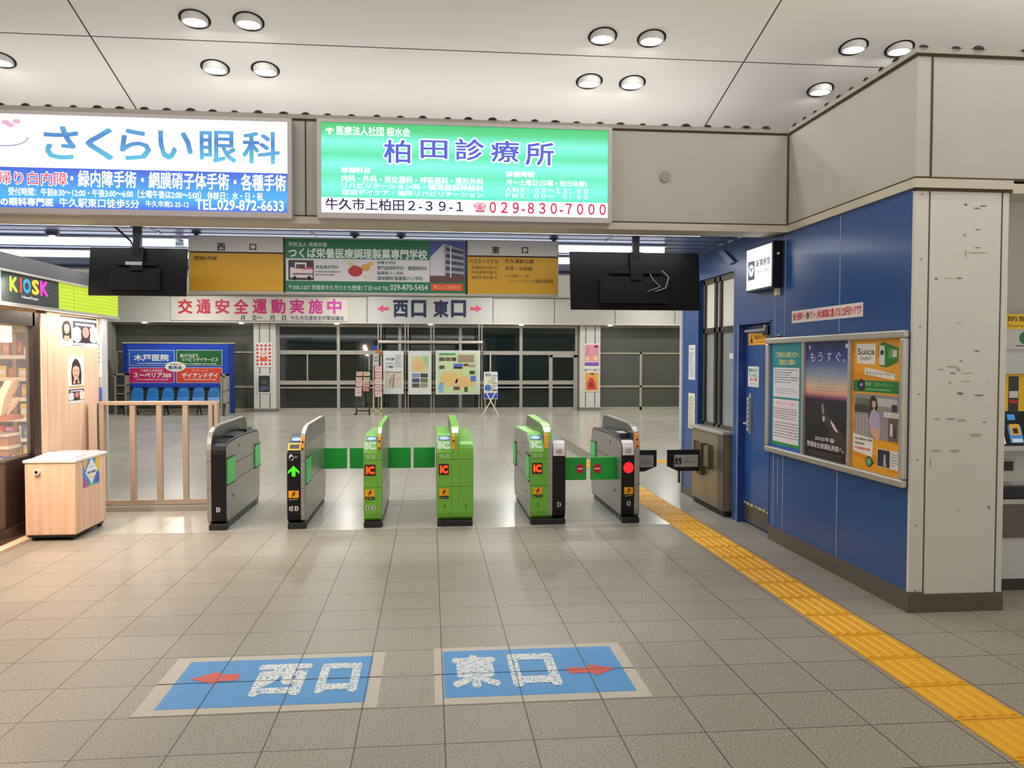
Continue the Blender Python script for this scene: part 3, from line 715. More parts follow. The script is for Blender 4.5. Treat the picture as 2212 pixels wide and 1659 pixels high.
# ------------------------------------------------------------------ television sets seen from behind
def tv(name, label, Y, c4, pole, plate):
    PT = Plane('Y', Y)
    (a, zt), (c, _) = PT.px(*c4[0]), PT.px(*c4[1]); zb = PT.px(*c4[2])[1]
    w, cx = c-a, (a+c)/2
    r = empty(name, (cx, Y, zb), label, 'television')
    tilt = .14
    def T(x, d, z):    # x across, d depth behind the back face, z up along the set; the top leans away
        return (cx+x, Y+.0+(z)*math.sin(tilt)+d*math.cos(tilt), zb+z*math.cos(tilt)-d*math.sin(tilt))
    h = (zt-zb)*1.02
    def tb(b, x0, x1, d0, d1, z0, z1):
        b.add([T(x0,d0,z0),T(x1,d0,z0),T(x1,d1,z0),T(x0,d1,z0),T(x0,d0,z1),T(x1,d0,z1),T(x1,d1,z1),T(x0,d1,z1)], [(0,3,2,1),(4,5,6,7),(0,1,5,4),(1,2,6,5),(2,3,7,6),(3,0,4,7)])
    b = MB(M((15, 15, 18), .4, spec=.15)); tb(b, -w/2, w/2, 0, .035, 0, h); obj('case', b, r, bevel=.006)
    b = MB(M((10, 10, 12), .08)); tb(b, -w/2+.015, w/2-.015, .036, .038, .015, h-.015); obj('screen', b, r)
    b = MB(M((18, 18, 20), .45, spec=.15)); tb(b, -w*.28, w*.24, -.035, 0, h*.10, h*.55)
    b.m = M((24, 24, 26), .5, spec=.15)
    for k in range(14): tb(b, -w*.24+k*w*.033, -w*.24+k*w*.033+w*.012, -.037, -.035, h*.34, h*.5)
    obj('rear_housing', b, r, bevel=.004)
    b = MB(M((16, 16, 18), .5, spec=.15)); tb(b, -.06, .06, -.05, 0, h*.5, h*.98); tb(b, -w*.2, w*.2, -.03, -.01, h*.62, h*.68); obj('bracket', b, r)
    p0 = T(0, -.03, h*.96)
    b = MB(M((16, 17, 24), .45, spec=.2)); b.box(p0[0]-.032, p0[1]-.032, p0[2]-.05, p0[0]+.032, p0[1]+.032, 3.0); b.box(p0[0]-.1, p0[1]-.07, 2.985, p0[0]+.1, p0[1]+.07, 3.0); obj('pole', b, r)
    if plate:
        b = MB(M((140, 140, 134), .5)); tb(b, -w*.11, w*.06, -.052, -.05, h*.61, h*.68); obj('label_plate', b, r)
        b = MB(BLACK); b.tube([(p0[0]-.25, p0[1], 2.99), (p0[0]-.18, p0[1], 2.93), (p0[0]-.06, p0[1]-.01, 2.82), (p0[0]-.02, p0[1]-.02, 2.74)], .01); obj('cable', b, r)
        b = MB(M((40, 92, 60), .5)); b.box(p0[0]-.33, p0[1]-.04, 2.965, p0[0]-.16, p0[1]+.05, 3.0); obj('junction_box', b, r)
    else:
        b = MB(M((120, 116, 104), .5)); b.tube([T(w*.2, -.02, h*.68), T(w*.25, -.04, h*.55), T(w*.22, -.05, h*.36), T(w*.14, -.04, h*.3)], .006)
        b.tube([T(w*.1, -.02, h*.66), T(w*.13, -.04, h*.5), T(w*.18, -.05, h*.38), T(w*.08, -.04, h*.3)], .005); obj('cable', b, r)
    return r
tv('television', 'smaller dark television hung from the ceiling above the kiosk side, seen from behind', 8.0, ((188, 533), (400, 535), (290, 638)), 280, True)
tv('television', 'larger dark television hung right of the direction board, seen from behind', 8.0, ((1234, 542), (1515, 543), (1376, 669)), 1380, False)
# ------------------------------------------------------------------ ticket gates
G0, G1 = 8.40, 10.03
GF = Plane('Y', G0)
GREEN = M((112, 178, 60), .28, spec=.5)
GREEND = M((62, 130, 30), .35)
READER = [(8.445, .06), (8.41, .09), (8.40, .14), (8.40, .76), (8.42, .80), (8.50, .862), (8.72, .935), (8.85, .93), (9.9, .905), (9.99, .87), (10.03, .80), (10.03, .14), (9.98, .06)]
PLAIN = [(8.445, .06), (8.41, .09), (8.40, .14), (8.40, .76), (8.407, .80), (8.43, .84), (8.47, .866), (8.56, .88), (9.0, .90), (9.9, .885), (9.99, .85), (10.03, .78), (10.03, .14), (9.98, .06)]
GUARD = [(8.445, .06), (8.41, .09), (8.40, .14), (8.40, .80), (8.41, .86), (8.44, .93), (8.49, .98), (8.57, 1.015), (8.75, 1.035), (9.86, 1.045), (9.96, 1.02), (10.01, .97), (10.03, .90), (10.03, .14), (9.98, .06)]
def inset(prof, d):
    cy = (G0+G1)/2; out = []
    for y, z in prof:
        ny = y+d*(1 if y < cy-.5 else -1 if y > cy+.5 else 0)
        nz = z+(d if z < .2 else -d if z > .78 else 0)
        out.append((ny, nz))
    return out
def strip(b, pts, th, x0, x1):
    n = len(pts); off = []
    for i in range(n):
        a, c = pts[max(0, i-1)], pts[min(n-1, i+1)]
        dy, dz = c[0]-a[0], c[1]-a[1]; l = math.hypot(dy, dz)
        off.append((pts[i][0]-dz/l*th, pts[i][1]+dy/l*th))
    for i in range(n-1):
        b.prism([pts[i], off[i], off[i+1], pts[i+1]], 0, x0, x1)
class Slant:
    """u = X, v = 0..1 along the slope from p to q (y, z)"""
    def __init__(s, p, q): s.p, s.q = p, q
    def P(s, u, v, off=0.0):
        dy, dz = s.q[0]-s.p[0], s.q[1]-s.p[1]; l = math.hypot(dy, dz)
        return (u, s.p[0]+dy*v-dz/l*off, s.p[1]+dz*v+dy/l*off)
SL_IC = Slant((8.42, .80), (8.50, .862)); SL_SC = Slant((8.50, .862), (8.72, .935))
SCREEN = M((170, 205, 245), .3, emit=.8); SCRB = M((30, 60, 110), .3)
SMOKE = M((58, 64, 60), .2, 0, spec=.3)
RED_LED = M((255, 26, 38), .4, emit=1.6); OR_LED = M((255, 74, 20), .4, emit=1.5); GR_LED = M((70, 255, 20), .4, emit=1.3); LEDB = M((66, 8, 6), .3)
STK = M((250, 170, 10), .5); TAGW = M((196, 196, 196), .5)
def side_panel(b, prof, x, s, m, d=.02):
    b.m = m; b.prism(inset(prof, d), 0, x, x+.004*s)
def seams(b, x, s, ztop=.9):
    b.m = M((60, 56, 50), .6)
    for z in (.63, .455): b.box(x+.0035*s, 8.44, z-.003, x+.0055*s, 9.99, z+.003)
    b.m = M((40, 38, 36), .5)
    for y, z in ((8.95, .80), (8.7, .3)): b.cyl((x, y, z), (x+.008*s, y, z), .014, 12)
def pad(par, x, s, y0, y1):
    b = MB(M((86, 196, 104), .4)); b.prism([(y0, .455), (y1, .455), (y1, .71), (y0, .71)], 0, x, x+.016*s)
    b.m = BLACK; b.box(x, y0, .708, x+.018*s, y1, .722); b.box(x, y0, .443, x+.018*s, y1, .457)
    obj('flap', b, par, bevel=.003)
def flap(par, x0, x1, y, z0=.423, z1=.668, sign=None):
    n = 8; b = MB(GREEN_FLAP); pr = []
    for i in range(n+1):
        t = i/n; pr.append((x0+(x1-x0)*t, y-.012*math.sin(math.pi*t)))
    prof = pr+[(x, yy+.02) for x, yy in reversed(pr)]
    b.prism(prof, 2, z0, z1); f = obj('flap', b, par, bevel=.005)
    if sign:
        pl = Plane('Y', y-.014); b = MB(M((206, 30, 44), .5)); b.ell(pl, sign, (z0+z1)/2, .045, .05, .002); b.rect(pl, sign-.03, (z0+z1)/2-.008, sign+.03, (z0+z1)/2+.008, .003, M((230, 226, 222), .5)); obj('no_entry_mark', b, f)
def plinth(par, x0, x1):
    b = MB(M((24, 24, 26), .5)); b.box(x0-.004, 8.385, 0, x1+.004, 8.47, .062)
    obj('plinth', b, par, bevel=.01)
    b = MB(M((92, 92, 90), .4, .4)); b.box(x0+.012, 8.52, 0, x1-.012, 9.97, .07)
    for k in range(10): b.box(x0+.006, 8.55+k*.14, .01, x1-.006, 8.57+k*.14, .05)
    obj('kick_rail', b, par)
def sticker(par, x0, x1, z0=.315, z1=.388):
    b = MB(STK); b.rect(GF, x0, z0, x1, z1, .003); w, h = x1-x0, z1-z0
    S = Sub(GF, x0, z0, x1, z1, .003)
    b.m = BLACK
    b.ell(S, .56, .82, .07, .1, .001, n=12)
    for p in (((.44, .42), (.56, .42), (.62, .72), (.48, .72)), ((.3, .2), (.38, .16), (.56, .44), (.46, .48)), ((.5, .46), (.58, .4), (.72, .26), (.66, .2)), ((.54, .7), (.58, .62), (.84, .56), (.84, .64)), ((.28, .5), (.34, .46), (.52, .66), (.48, .72))): b.poly(S, list(p), .001)
    b.rect(GF, x0, z0-.03, x1, z0-.002, .003, BLACK); b.poly(GF, [(x0+.008, z0-.024), (x0+.028, z0-.024), (x0+.018, z0-.008)], .004, STK); b.scribble(GF, x0+w*.35, z0-.026, x1-.01, z0-.006, 1, .004, TAGW, 2, .35)
    obj('sticker', b, par)
def number(par, xs, z=.206):
    b = MB(TAGW)
    for x, t, d in xs:
        b.rect(GF, x-.026*(d < 0)-.014*(d > 0), z-.03, x+.014*(d < 0)+.026*(d > 0)-.004*0, z+.03, .003, TAGW) if d == 0 else b.poly(GF, [(x-d*.019, z-.025), (x+d*.008, z-.025), (x+d*.021, z-.012), (x+d*.021, z+.012), (x+d*.008, z+.025), (x-d*.019, z+.025)], .003, TAGW)
        b.text(GF, t, x-.009, z-.018, x+.009, z+.018, .004, INK, bold=.02)
    obj('lane_number', b, par)
def guard(par, x0, x1, edge, side_l=True, side_r=True, seam_edge=True, stick=True):
    b = MB(edge); b.prism(GUARD, 0, x0, x1)
    b.m = M((70, 62, 52), .6)
    for z in (.69, .41): b.box(x0-.001, 8.398, z-.003, x1+.001, 8.42, z+.003)
    g = obj('guard_plate', b, par, bevel=.004)
    lo = [(y, min(z, .84)) for y, z in GUARD]; lo = [(8.42, .12), (8.42, .84), (10.01, .84), (10.01, .14), (9.97, .08), (8.46, .08)]
    up = [(8.425, .845), (8.455, .92), (8.50, .965), (8.58, 1.0), (8.75, 1.02), (9.86, 1.03), (9.945, 1.005), (9.99, .965), (10.01, .9), (10.01, .845)]
    for do, x, s in ((side_l, x0, -1), (side_r, x1, 1)):
        if not do: continue
        b = MB(STEEL); b.prism(lo, 0, x, x+.004*s); b.m = M((60, 56, 50), .6)
        b.box(x+.0035*s, 8.44, .452, x+.0055*s, 9.99, .458); obj('side_panel', b, g)
        b = MB(SMOKE); b.prism(up, 0, x, x+.003*s); obj('glass_panel', b, g)
    if stick:
        xm = (x0+x1)/2; w = (x1-x0)*.36
        b = MB(M((250, 150, 30), .5)); strip(b, [(8.40, .795), (8.41, .855), (8.437, .925), (8.455, .945)], .003, xm-w, xm+w)
        b.m = BLACK
        for z in (.87, .80): b.box(xm-.008, 8.392+(z-.79)*.18, z, xm+.008, 8.402+(z-.79)*.18, z+.018)
        b.m = M((236, 236, 240), .4); strip(b, [(8.462, .952), (8.49, .98), (8.53, .998)], .004, xm-w*1.1, xm+w*1.1)
        obj('warning_strip', b, g)
    return g
def reader_top(par, x0, x1, dark):
    a, c = x0+.012, x1-.012
    b = MB(SCRB); b.rect(SL_SC, a, .10, c, .62, .003); b.ell(SL_SC, (a+c)/2, .36, (c-a)*.42, .18, .004, SCREEN)
    obj('reader_screen', b, par)
    if not dark:
        b = MB(M((240, 246, 240), .4, emit=.35)); b.text(SL_IC, 'IC', a+.004, -.15, c-.002, .95, .003, bold=.05); b.text(GF, '専用', a+.008, .695, c-.008, .745, .003, M((190, 220, 170), .5)); obj('lettering', b, par)
def gate(label, x, xr):
    r = empty('ticket_gate', ((x+xr)/2, (G0+G1)/2, 0), label, 'ticket gate', 'row of ticket gates'); return r
def body(par, x0, x1, prof, col, sl, sr, name='body', top=None):
    b = MB(col); b.prism(prof, 0, x0, x1)
    if col in (GREEN,):
        b.m = GREEND
        for z in (.69, .41): b.box(x0-.001, 8.398, z-.003, x1+.001, 8.5, z+.003)
    o = obj(name, b, par, bevel=.006)
    for do, xx, s in ((sl, x0, -1), (sr, x1, 1)):
        if do:
            b = MB(STEEL); side_panel(b, prof, xx, s, STEEL); seams(b, xx, s); obj('side_panel', b, par)
    return o
def led_ic(par, x0, x1):
    b = MB(LEDB); b.rect(GF, x0, .529, x1, .644, .003); b.text(GF, 'IC', x0+.014, .545, x1-.008, .628, .005, OR_LED, bold=.06); obj('led_sign', b, par)

# 1: leftmost, black front, guard on its left
g = gate('leftmost ticket gate, black front and no lit sign, beside the steel railing', -2.222, -2.038)
guard(g, -2.222, -2.178, STEEL, stick=False); body(g, -2.178, -2.038, PLAIN, BLACK, False, True)
b = MB(M((60, 62, 70), .3))
for k in range(4): b.box(-2.165, 8.5+k*.05, .87+k*.004, -2.05, 8.52+k*.05, .888+k*.004)
b.m = M((40, 42, 50), .2); b.box(-2.16, 8.8, .88, -2.055, 9.3, .915); b.box(-2.15, 9.45, .88, -2.06, 9.75, .925); obj('ticket_tray', b, g)
pad(g, -2.034, 1, 8.425, 8.72); pad(g, -2.034, 1, 9.72, 10.0); number(g, [(-2.113, '5', 1)]); plinth(g, -2.20, -2.03)
# 2: black front, green arrow
g = gate('black fronted ticket gate with a lit green arrow, second from the left', -1.438, -1.261)
body(g, -1.438, -1.303, READER, BLACK, True, False); guard(g, -1.303, -1.261, STEEL); reader_top(g, -1.438, -1.303, True)
b = MB(M((236, 196, 60), .4)); b.rect(SL_IC, -1.434, -.1, -1.307, .95, .003); b.rect(SL_IC, -1.418, .1, -1.323, .72, .005, M((60, 44, 16), .5)); obj('ticket_slot', b, g)
b = MB(M((214, 216, 218), .5)); b.ell(GF, -1.397, .728, .02, .03, .003, n=16); b.ell(GF, -1.39, .712, .018, .02, .003, n=14); b.scribble(GF, -1.368, .715, -1.33, .742, 2, .003, TAGW, 4); obj('card_mark', b, g)
b = MB(GR_LED)
b.poly(GF, [(-1.372, .640), (-1.316, .583), (-1.316, .558), (-1.354, .592), (-1.354, .532), (-1.390, .532), (-1.390, .592), (-1.428, .558), (-1.428, .583)], .004); obj('led_sign', b, g)
sticker(g, -1.424, -1.322); number(g, [(-1.398, '5', -1), (-1.345, '4', 1)]); plinth(g, -1.43, -1.255)
pad(g, -1.257, 1, 8.425, 8.72); flap(g, -1.253, -.978, 9.78)
# 3: slim green
g = gate('slim green ticket gate left of the middle lane, third from the left', -.674, -.494)
body(g, -.674, -.538, READER, GREEN, True, False); guard(g, -.538, -.494, GREEN); reader_top(g, -.674, -.538, False); led_ic(g, -.666, -.556)
sticker(g, -.660, -.566); number(g, [(-.637, '4', -1), (-.575, '3', 1)]); plinth(g, -.672, -.49)
flap(g, -.948, -.678, 9.78); flap(g, -.49, -.230, 9.78)
# 4: double width green
g = gate('double width bright green ticket gate, fourth from the left', .071, .438)
body(g, .071, .218, READER, GREEN, True, False); guard(g, .218, .295, GREEN, stick=False)
body(g, .295, .438, PLAIN, GREEN, False, True, name='exit_body'); reader_top(g, .071, .218, False); led_ic(g, .085, .19)
b = MB(M((250, 150, 30), .5)); strip(b, [(8.40, .795), (8.41, .855), (8.437, .925), (8.455, .945)], .003, .222, .252); b.m = BLACK; b.box(.23, 8.398, .87, .245, 8.415, .888); b.m = M((236, 236, 240), .4); strip(b, [(8.462, .952), (8.49, .98), (8.53, .998)], .004, .222, .29); obj('warning_strip', b, g)
sticker(g, .093, .186); number(g, [(.145, '3', 0), (.365, '2', 0)]); plinth(g, .075, .432); flap(g, -.2, .055, 9.78)
# 5: green left half, black right half
g = gate('half green, half black ticket gate joined to the left no entry flap', 1.035, 1.402)
body(g, 1.035, 1.178, READER, GREEN, True, False); guard(g, 1.178, 1.265, GREEN, stick=False); body(g, 1.265, 1.402, PLAIN, BLACK, False, True, name='exit_body')
reader_top(g, 1.035, 1.178, False); led_ic(g, 1.05, 1.158)
b = MB(STEEL); strip(b, [(8.40, .1), (8.40, .80), (8.41, .86)], .004, 1.222, 1.263); obj('guard_trim', b, g)
b = MB(M((250, 160, 30), .5)); strip(b, [(8.40, .795), (8.41, .855), (8.437, .925), (8.455, .945)], .003, 1.182, 1.22); b.m = M((236, 236, 240), .4); strip(b, [(8.462, .952), (8.49, .98), (8.53, .998)], .004, 1.182, 1.25); obj('warning_strip', b, g)
def paper_cover(par, x0, x1):
    b = MB(M((232, 226, 228), .6)); strip(b, [(8.40, .715), (8.40, .76), (8.407, .80), (8.43, .84), (8.47, .866)], .003, x0+.006, x1-.006)
    b.text(GF, '調整', x0+.04, .735, x0+.10, .785, .006, M((170, 120, 130), .6)); obj('paper_cover', b, par)
paper_cover(g, 1.265, 1.402)
sticker(g, 1.062, 1.158); number(g, [(1.11, '2', 0), (1.335, '1', 1)]); plinth(g, 1.04, 1.398)
pad(g, 1.031, -1, 8.425, 8.70); pad(g, 1.031, -1, 9.74, 10.02); flap(g, 1.404, 1.672, 8.65, sign=1.60)
# 6: black, red disc
g = gate('rightmost ticket gate with a lit red disc, beside the yellow paving', 2.0, 2.191)
body(g, 2.0, 2.134, PLAIN, BLACK, True, False); guard(g, 2.134, 2.191, STEEL); paper_cover(g, 2.0, 2.134)
b = MB(RED_LED); b.ell(GF, 2.071, .584, .054, .058, .004, n=32); obj('led_sign', b, g)
b = MB(M((50, 52, 60), .2)); b.box(2.02, 8.62, .885, 2.12, 9.2, .925); b.m = M((196, 198, 206), .3); b.box(2.03, 8.62, .925, 2.11, 8.85, .93); obj('ticket_tray', b, g)
sticker(g, 2.026, 2.122, .305, .378); number(g, [(2.074, '1', -1)]); plinth(g, 2.01, 2.185)
flap(g, 1.716, 1.996, 8.65, sign=1.787); pad(g, 1.996, -1, 9.72, 10.0)
WY = 9.25
PW = Plane('Y', WY)
def wide_flap(par, pts, lab, mark, chars):
    b = MB(M((16, 17, 20), .4)); b.prism(pts, 1, WY, WY+.03); f = obj('flap', b, par, bevel=.004)
    b = MB(M((186, 186, 190), .5)); b.rect(PW, lab[0], .47, lab[1], .612, .002)
    x = lab[0]
    if mark:
        b.rect(PW, x+.012, .50, x+.085, .575, .003, INK); b.m = M((214, 214, 216), .5); b.arc(PW, x+.046, .526, .022, .02, .006, .004, 2.2, 6.6, 14); b.ell(PW, x+.046, .566, .007, .007, .004, n=10)
        b.poly(PW, [(x+.042, .556), (x+.05, .556), (x+.053, .536), (x+.072, .518), (x+.066, .512), (x+.046, .53)], .004); x += .095
    b.text(PW, 'ここは', x+.012, .552, x+.075, .575, .003, INK); b.text(PW, 'お通りになれません'[:6], x+.012, .515, lab[1]-.02, .54, .003, INK)
    obj('sign_plate', b, f)
wide_flap(g, [(2.195, .42), (2.47, .42), (2.614, .478), (2.614, .669), (2.195, .669)], (2.28, 2.575), False, None)
r = empty('wide_lane_barrier', (3.12, WY, .2), 'black wheelchair lane flap fixed to the ticket counter, right of the gates', 'barrier')
wide_flap(r, [(2.87, .42), (3.165, .42), (3.165, .669), (2.741, .669), (2.741, .478)], (2.822, 3.106), True, None)
b = MB(M((60, 58, 54), .4, .4)); b.box(2.885, WY+.03, .28, 2.905, WY+.06, .42); b.m = M((206, 202, 196), .4); b.box(2.876, WY+.03, .29, 2.884, WY+.05, .42); obj('latch_rod', b, r)
b = MB(M((96, 80, 56), .4, .4)); b.box(3.12, WY-.06, .38, 3.17, WY+.10, .75); obj('hinge_box', b, r)
# ------------------------------------------------------------------ tactile paving
YT = M((222, 160, 8), .5, var=.08, scale=3)
YTB = M((230, 170, 12), .45, var=.06, scale=3)
YTS = M((170, 110, 12), .7)
def paving(label, x0, x1, y0, y1, along):
    b = MB(YT); b.box(x0, y0, 0, x1, y1, .004)
    a0, a1 = (y0, y1) if along == 1 else (x0, x1)
    c0, c1 = (x0, x1) if along == 1 else (y0, y1)
    t = a0 - ((a0-.01995) % .4) if along == 1 else a0
    while t < a1:
        b.m = YTS
        if t > a0:
            if along == 1: b.box(c0, t-.003, .001, c1, t+.003, .0048)
        b.m = YTB
        lo, hi = max(a0, t+.03), min(a1, t+.37)
        if hi > lo:
            for k in range(5):
                c = c0+(c1-c0)*(k+.5)/5
                if along == 1: b.prism([(c-.018, .004), (c-.012, .0085), (c+.012, .0085), (c+.018, .004)], 1, lo, hi)
                else: b.prism([(c-.018, .004), (c-.012, .0085), (c+.012, .0085), (c+.018, .004)], 0, lo, hi)
        t += .4
    return tag(obj('tactile_paving', b), label, 'tactile paving')
paving('long yellow ribbed tactile strip running past the gates along the blue wall', 2.50, 2.842, -1, 13.25, 1)
paving('short yellow tactile strip crossing the hall behind the gates', 2.5, 9.5, 13.25, 13.65, 0)
b = MB(M((120, 112, 96), .6)); b.box(2.6, 13.9, 0, 2.9, 19.5, .003)
for k in range(28): b.box(2.62, 13.95+k*.2, .003, 2.88, 14.05+k*.2, .006)
tag(obj('tactile_paving', b), 'dull grey ribbed strip on the floor far behind the right gates', 'tactile paving')

# ------------------------------------------------------------------ blue exit markings stuck on the floor
FL = Plane('Z', 0)
TAPE = M((190, 182, 170), .6, var=.08, scale=40); MATB = M((62, 140, 205), .5, var=.06, scale=20); MATR = M((204, 78, 66), .55)
m, nt, bs = new_mat('worn_white'); N = nt.nodes.new; L = nt.links.new
tc = N('ShaderNodeNewGeometry'); nz = N('ShaderNodeTexNoise'); nz.inputs['Scale'].default_value = 70; nz.inputs['Detail'].default_value = 2; L(tc.outputs['Position'], nz.inputs['Vector'])
rp = N('ShaderNodeValToRGB'); rp.color_ramp.elements[0].position = .40; rp.color_ramp.elements[1].position = .50; rp.color_ramp.elements[0].color = lin((120, 168, 205)); rp.color_ramp.elements[1].color = lin((226, 226, 222))
L(nz.outputs['Fac'], rp.inputs[0]); L(rp.outputs[0], bs.inputs['Base Color']); bs.inputs['Roughness'].default_value = .6
WORN = m
def marking(label, o, u, arrow, chars):
    b = MB(TAPE); b.box(o[0], o[1], 0, o[2], o[3], .002); r = obj('floor_sticker', b); tag(r, label, 'floor marking')
    b = MB(MATB); b.box(u[0], u[1], .002, u[2], u[3], .003); obj('panel', b, r)
    b = MB(M((96, 92, 84), .8))
    for k in range(-5, 8):
        x = -.33525+.4*k
        if o[0] < x < o[2]: b.box(x-.002, o[1], .002, x+.002, o[3], .0052)
    y = .01995+.4*11; b.box(o[0], y-.002, .002, o[2], y+.002, .0052); obj('joint', b, r)
    b = MB(WORN)
    for ch, x0, y0, x1, y1 in chars:
        b.text(FL, ch, x0, y0, x1, y1, .0042, WORN, bold=.055)
    obj('lettering', b, r)
    b = MB(MATR); b.poly(FL, arrow, .0045); obj('arrow', b, r)
fp = FL.px
marking('blue floor marking with a red arrow pointing left', (-1.432, 4.03, -.262, 4.80), (-1.345, 4.10, -.327, 4.735),
        [fp(410, 1469), fp(476, 1452), fp(474, 1459), fp(520, 1457), fp(513, 1471), fp(468, 1474), fp(464, 1480)],
        (('西', -.945, 4.21, -.655, 4.655), ('口', -.60, 4.225, -.38, 4.64)))
marking('blue floor marking with a red arrow pointing right', (.02, 4.03, 1.13, 4.83), (.072, 4.11, 1.065, 4.77),
        [fp(1330, 1445), fp(1269, 1436), fp(1272, 1443), fp(1222, 1444), fp(1231, 1456), fp(1281, 1454), fp(1286, 1461)],
        (('東', .115, 4.22, .375, 4.70), ('口', .435, 4.21, .70, 4.69)))

# ------------------------------------------------------------------ ticket counter under the office window
b = MB(M((150, 138, 112), .3, .5, var=.06)); b.box(3.17, 8.58, .07, 3.5, 9.66, .90)
r = obj('ticket_counter', b); tag(r, 'brushed metal ticket counter cabinet under the office window', 'counter')
b = MB(ALU); b.box(3.14, 8.55, .90, 3.5, 9.70, .935); obj('counter_top', b, r, bevel=.006)
b = MB(M((34, 30, 26), .6)); b.box(3.185, 8.6, 0, 3.5, 9.64, .07); obj('plinth', b, r)
b = MB(M((62, 52, 36), .5, .3)); b.box(3.166, 8.92, .48, 3.172, 9.60, .75); b.m = M((170, 156, 124), .35, .5); b.box(3.150, 9.05, .49, 3.168, 9.2, .73); obj('notice_tray', b, r)
b = MB(STEELD); b.box(3.163, 8.578, .07, 3.172, 8.76, .90); obj('side_trim', b, r)

# ------------------------------------------------------------------ station office sign and small things on the blue wall
SX = 3.14
PS = Plane('R', SX)
ya, yb, z0, z1 = PS.px(1613, 585)[0], PS.px(1667, 568)[0], 2.405, 2.80
r = empty('office_sign', (SX+.04, (ya+yb)/2, z0), 'small lit white office sign in a black case high on the blue wall', 'sign')
b = MB(BLACK); b.box(SX+.002, yb-.02, z0-.02, RX, ya+.02, z1+.02); obj('case', b, r, bevel=.006)
b = MB(M((246, 252, 255), .4, emit=1.15)); b.rect(PS, ya, z0, yb, z1, .001)
S = Sub(PS, ya, z0, yb, z1, .001)
b.rect(S, .07, .24, .34, .70, .001, M((28, 26, 50), .4)); b.ell(S, .205, .50, .11, .12, .002, M((240, 245, 250), .4, emit=1.0)); b.rect(S, .12, .50, .29, .53, .0025, M((28, 26, 50), .4)); b.ell(S, .205, .42, .085, .1, .002, M((240, 245, 250), .4, emit=1.0)); b.poly(S, [(.19, .42), (.19, .5), (.25, .46)], .003, M((28, 26, 50), .4))
b.text(S, '駅事務室', .40, .52, .95, .70, .001, M((60, 66, 80), .5), bold=.02); b.text(S, 'Station Office', .42, .36, .93, .45, .001, M((120, 130, 140), .5))
obj('panel', b, r)
b = MB(M((236, 234, 228), .4)); b.cyl((3.19, yb-.021, 2.7), (3.19, yb-.03, 2.7), .012, 12); obj('lock', b, r)
b = MB(M((226, 214, 186), .5)); b.box(3.20, yb+.02, z0-.085, 3.235, yb+.075, z0-.02); obj('cable_box', b, r)
b = MB(M((128, 146, 192), .4)); 
c = Plane('R', RX).px(1566, 556); b.prism([Plane("R", RX-.02).px(*q) for q in ((1553, 545), (1564, 541), (1587, 565), (1576, 572))], 0, RX-.03, RX)
tag(obj('wall_bracket', b), 'small tilted blue grey plate on the wall above the office window', 'bracket')

PR = Plane('R', RX)
def notice(name, label, y0, z0, y1, z1, paint, x=RX, cat='notice', base=PAPER):
    pl = Plane('R', x); b = MB(base); b.pbox(pl, y0, z0, y1, z1, .0, .003); S = Sub(pl, y0, z0, y1, z1, .003); paint(b, S)
    return tag(obj(name, b), label, cat)
RED = M((206, 30, 40), .5); TEALG = M((30, 150, 120), .5)
def pt(b, S):
    b.m = M((220, 32, 60), .5); b.rect(S, .005, .04, .995, .96, .0005, M((236, 226, 226), .5))
    b.text(S, '特急券・普通列車グリーン券は', .02, .18, .27, .84, .001, RED, bold=.04); b.ell(S, .265, .5, .018, .3, .0015, M((40, 110, 70), .5), 14)
    b.text(S, 'グリーン券は乗車前に購入すると250円おトクです', .29, .16, .985, .86, .001, RED, bold=.04)
notice('wall_banner', 'long narrow red lettered paper strip on the blue wall above the poster board', 7.09, 2.047, 5.875, 2.155, pt)
def pt(b, S):
    b.poly(S, [(.08, .25), (.22, .25), (.15, .7)], .001, BLACK); b.ell(S, .14, .78, .03, .06, .001, n=10); b.rect(S, .06, .12, .24, .18, .001)
    b.text(S, '防犯カメラ作動中', .28, .45, .96, .78, .001, M((70, 40, 10), .5), bold=.02); b.scribble(S, .28, .15, .95, .3, 1, .001, M((130, 90, 20), .5), 2)
notice('camera_notice', 'orange security camera sticker at the top of the blue door', 8.27, 1.87, 7.68, 1.99, pt, x=dx, base=M((248, 176, 20), .5))
def pt(b, S):
    b.text(S, '関係者以外', .1, .72, .92, .9, .001, TEALG, bold=.02); b.text(S, '立入禁止', .1, .48, .92, .66, .001, TEALG, bold=.02); b.text(S, '扉注意', .18, .28, .86, .45, .001, RED, bold=.02); b.text(S, 'ください', .12, .06, .9, .22, .001, INK)
notice('door_notice', 'small white notice with green and red lettering on the blue door', 8.27, 1.44, 7.99, 1.65, pt, x=dx)
c = PR.px
def pt(b, S): b.text(S, 'お知らせ', .25, .86, .8, .92, .001, INK); b.scribble(S, .1, .06, .92, .8, 16, .001, M((150, 150, 156), .6), 5)
ya, yb = c(1488, 800)[0], c(1502, 800)[0]
notice('paper_notice', 'upper white paper notice at the far end of the blue wall', ya, 1.47, yb, 1.90, pt)
notice('paper_notice', 'lower yellowish paper notice at the far end of the blue wall', ya, .86, yb, 1.30, lambda b, S: b.scribble(S, .1, .05, .92, .92, 18, .001, M((140, 140, 130), .6), 6), base=M((226, 226, 196), .6))

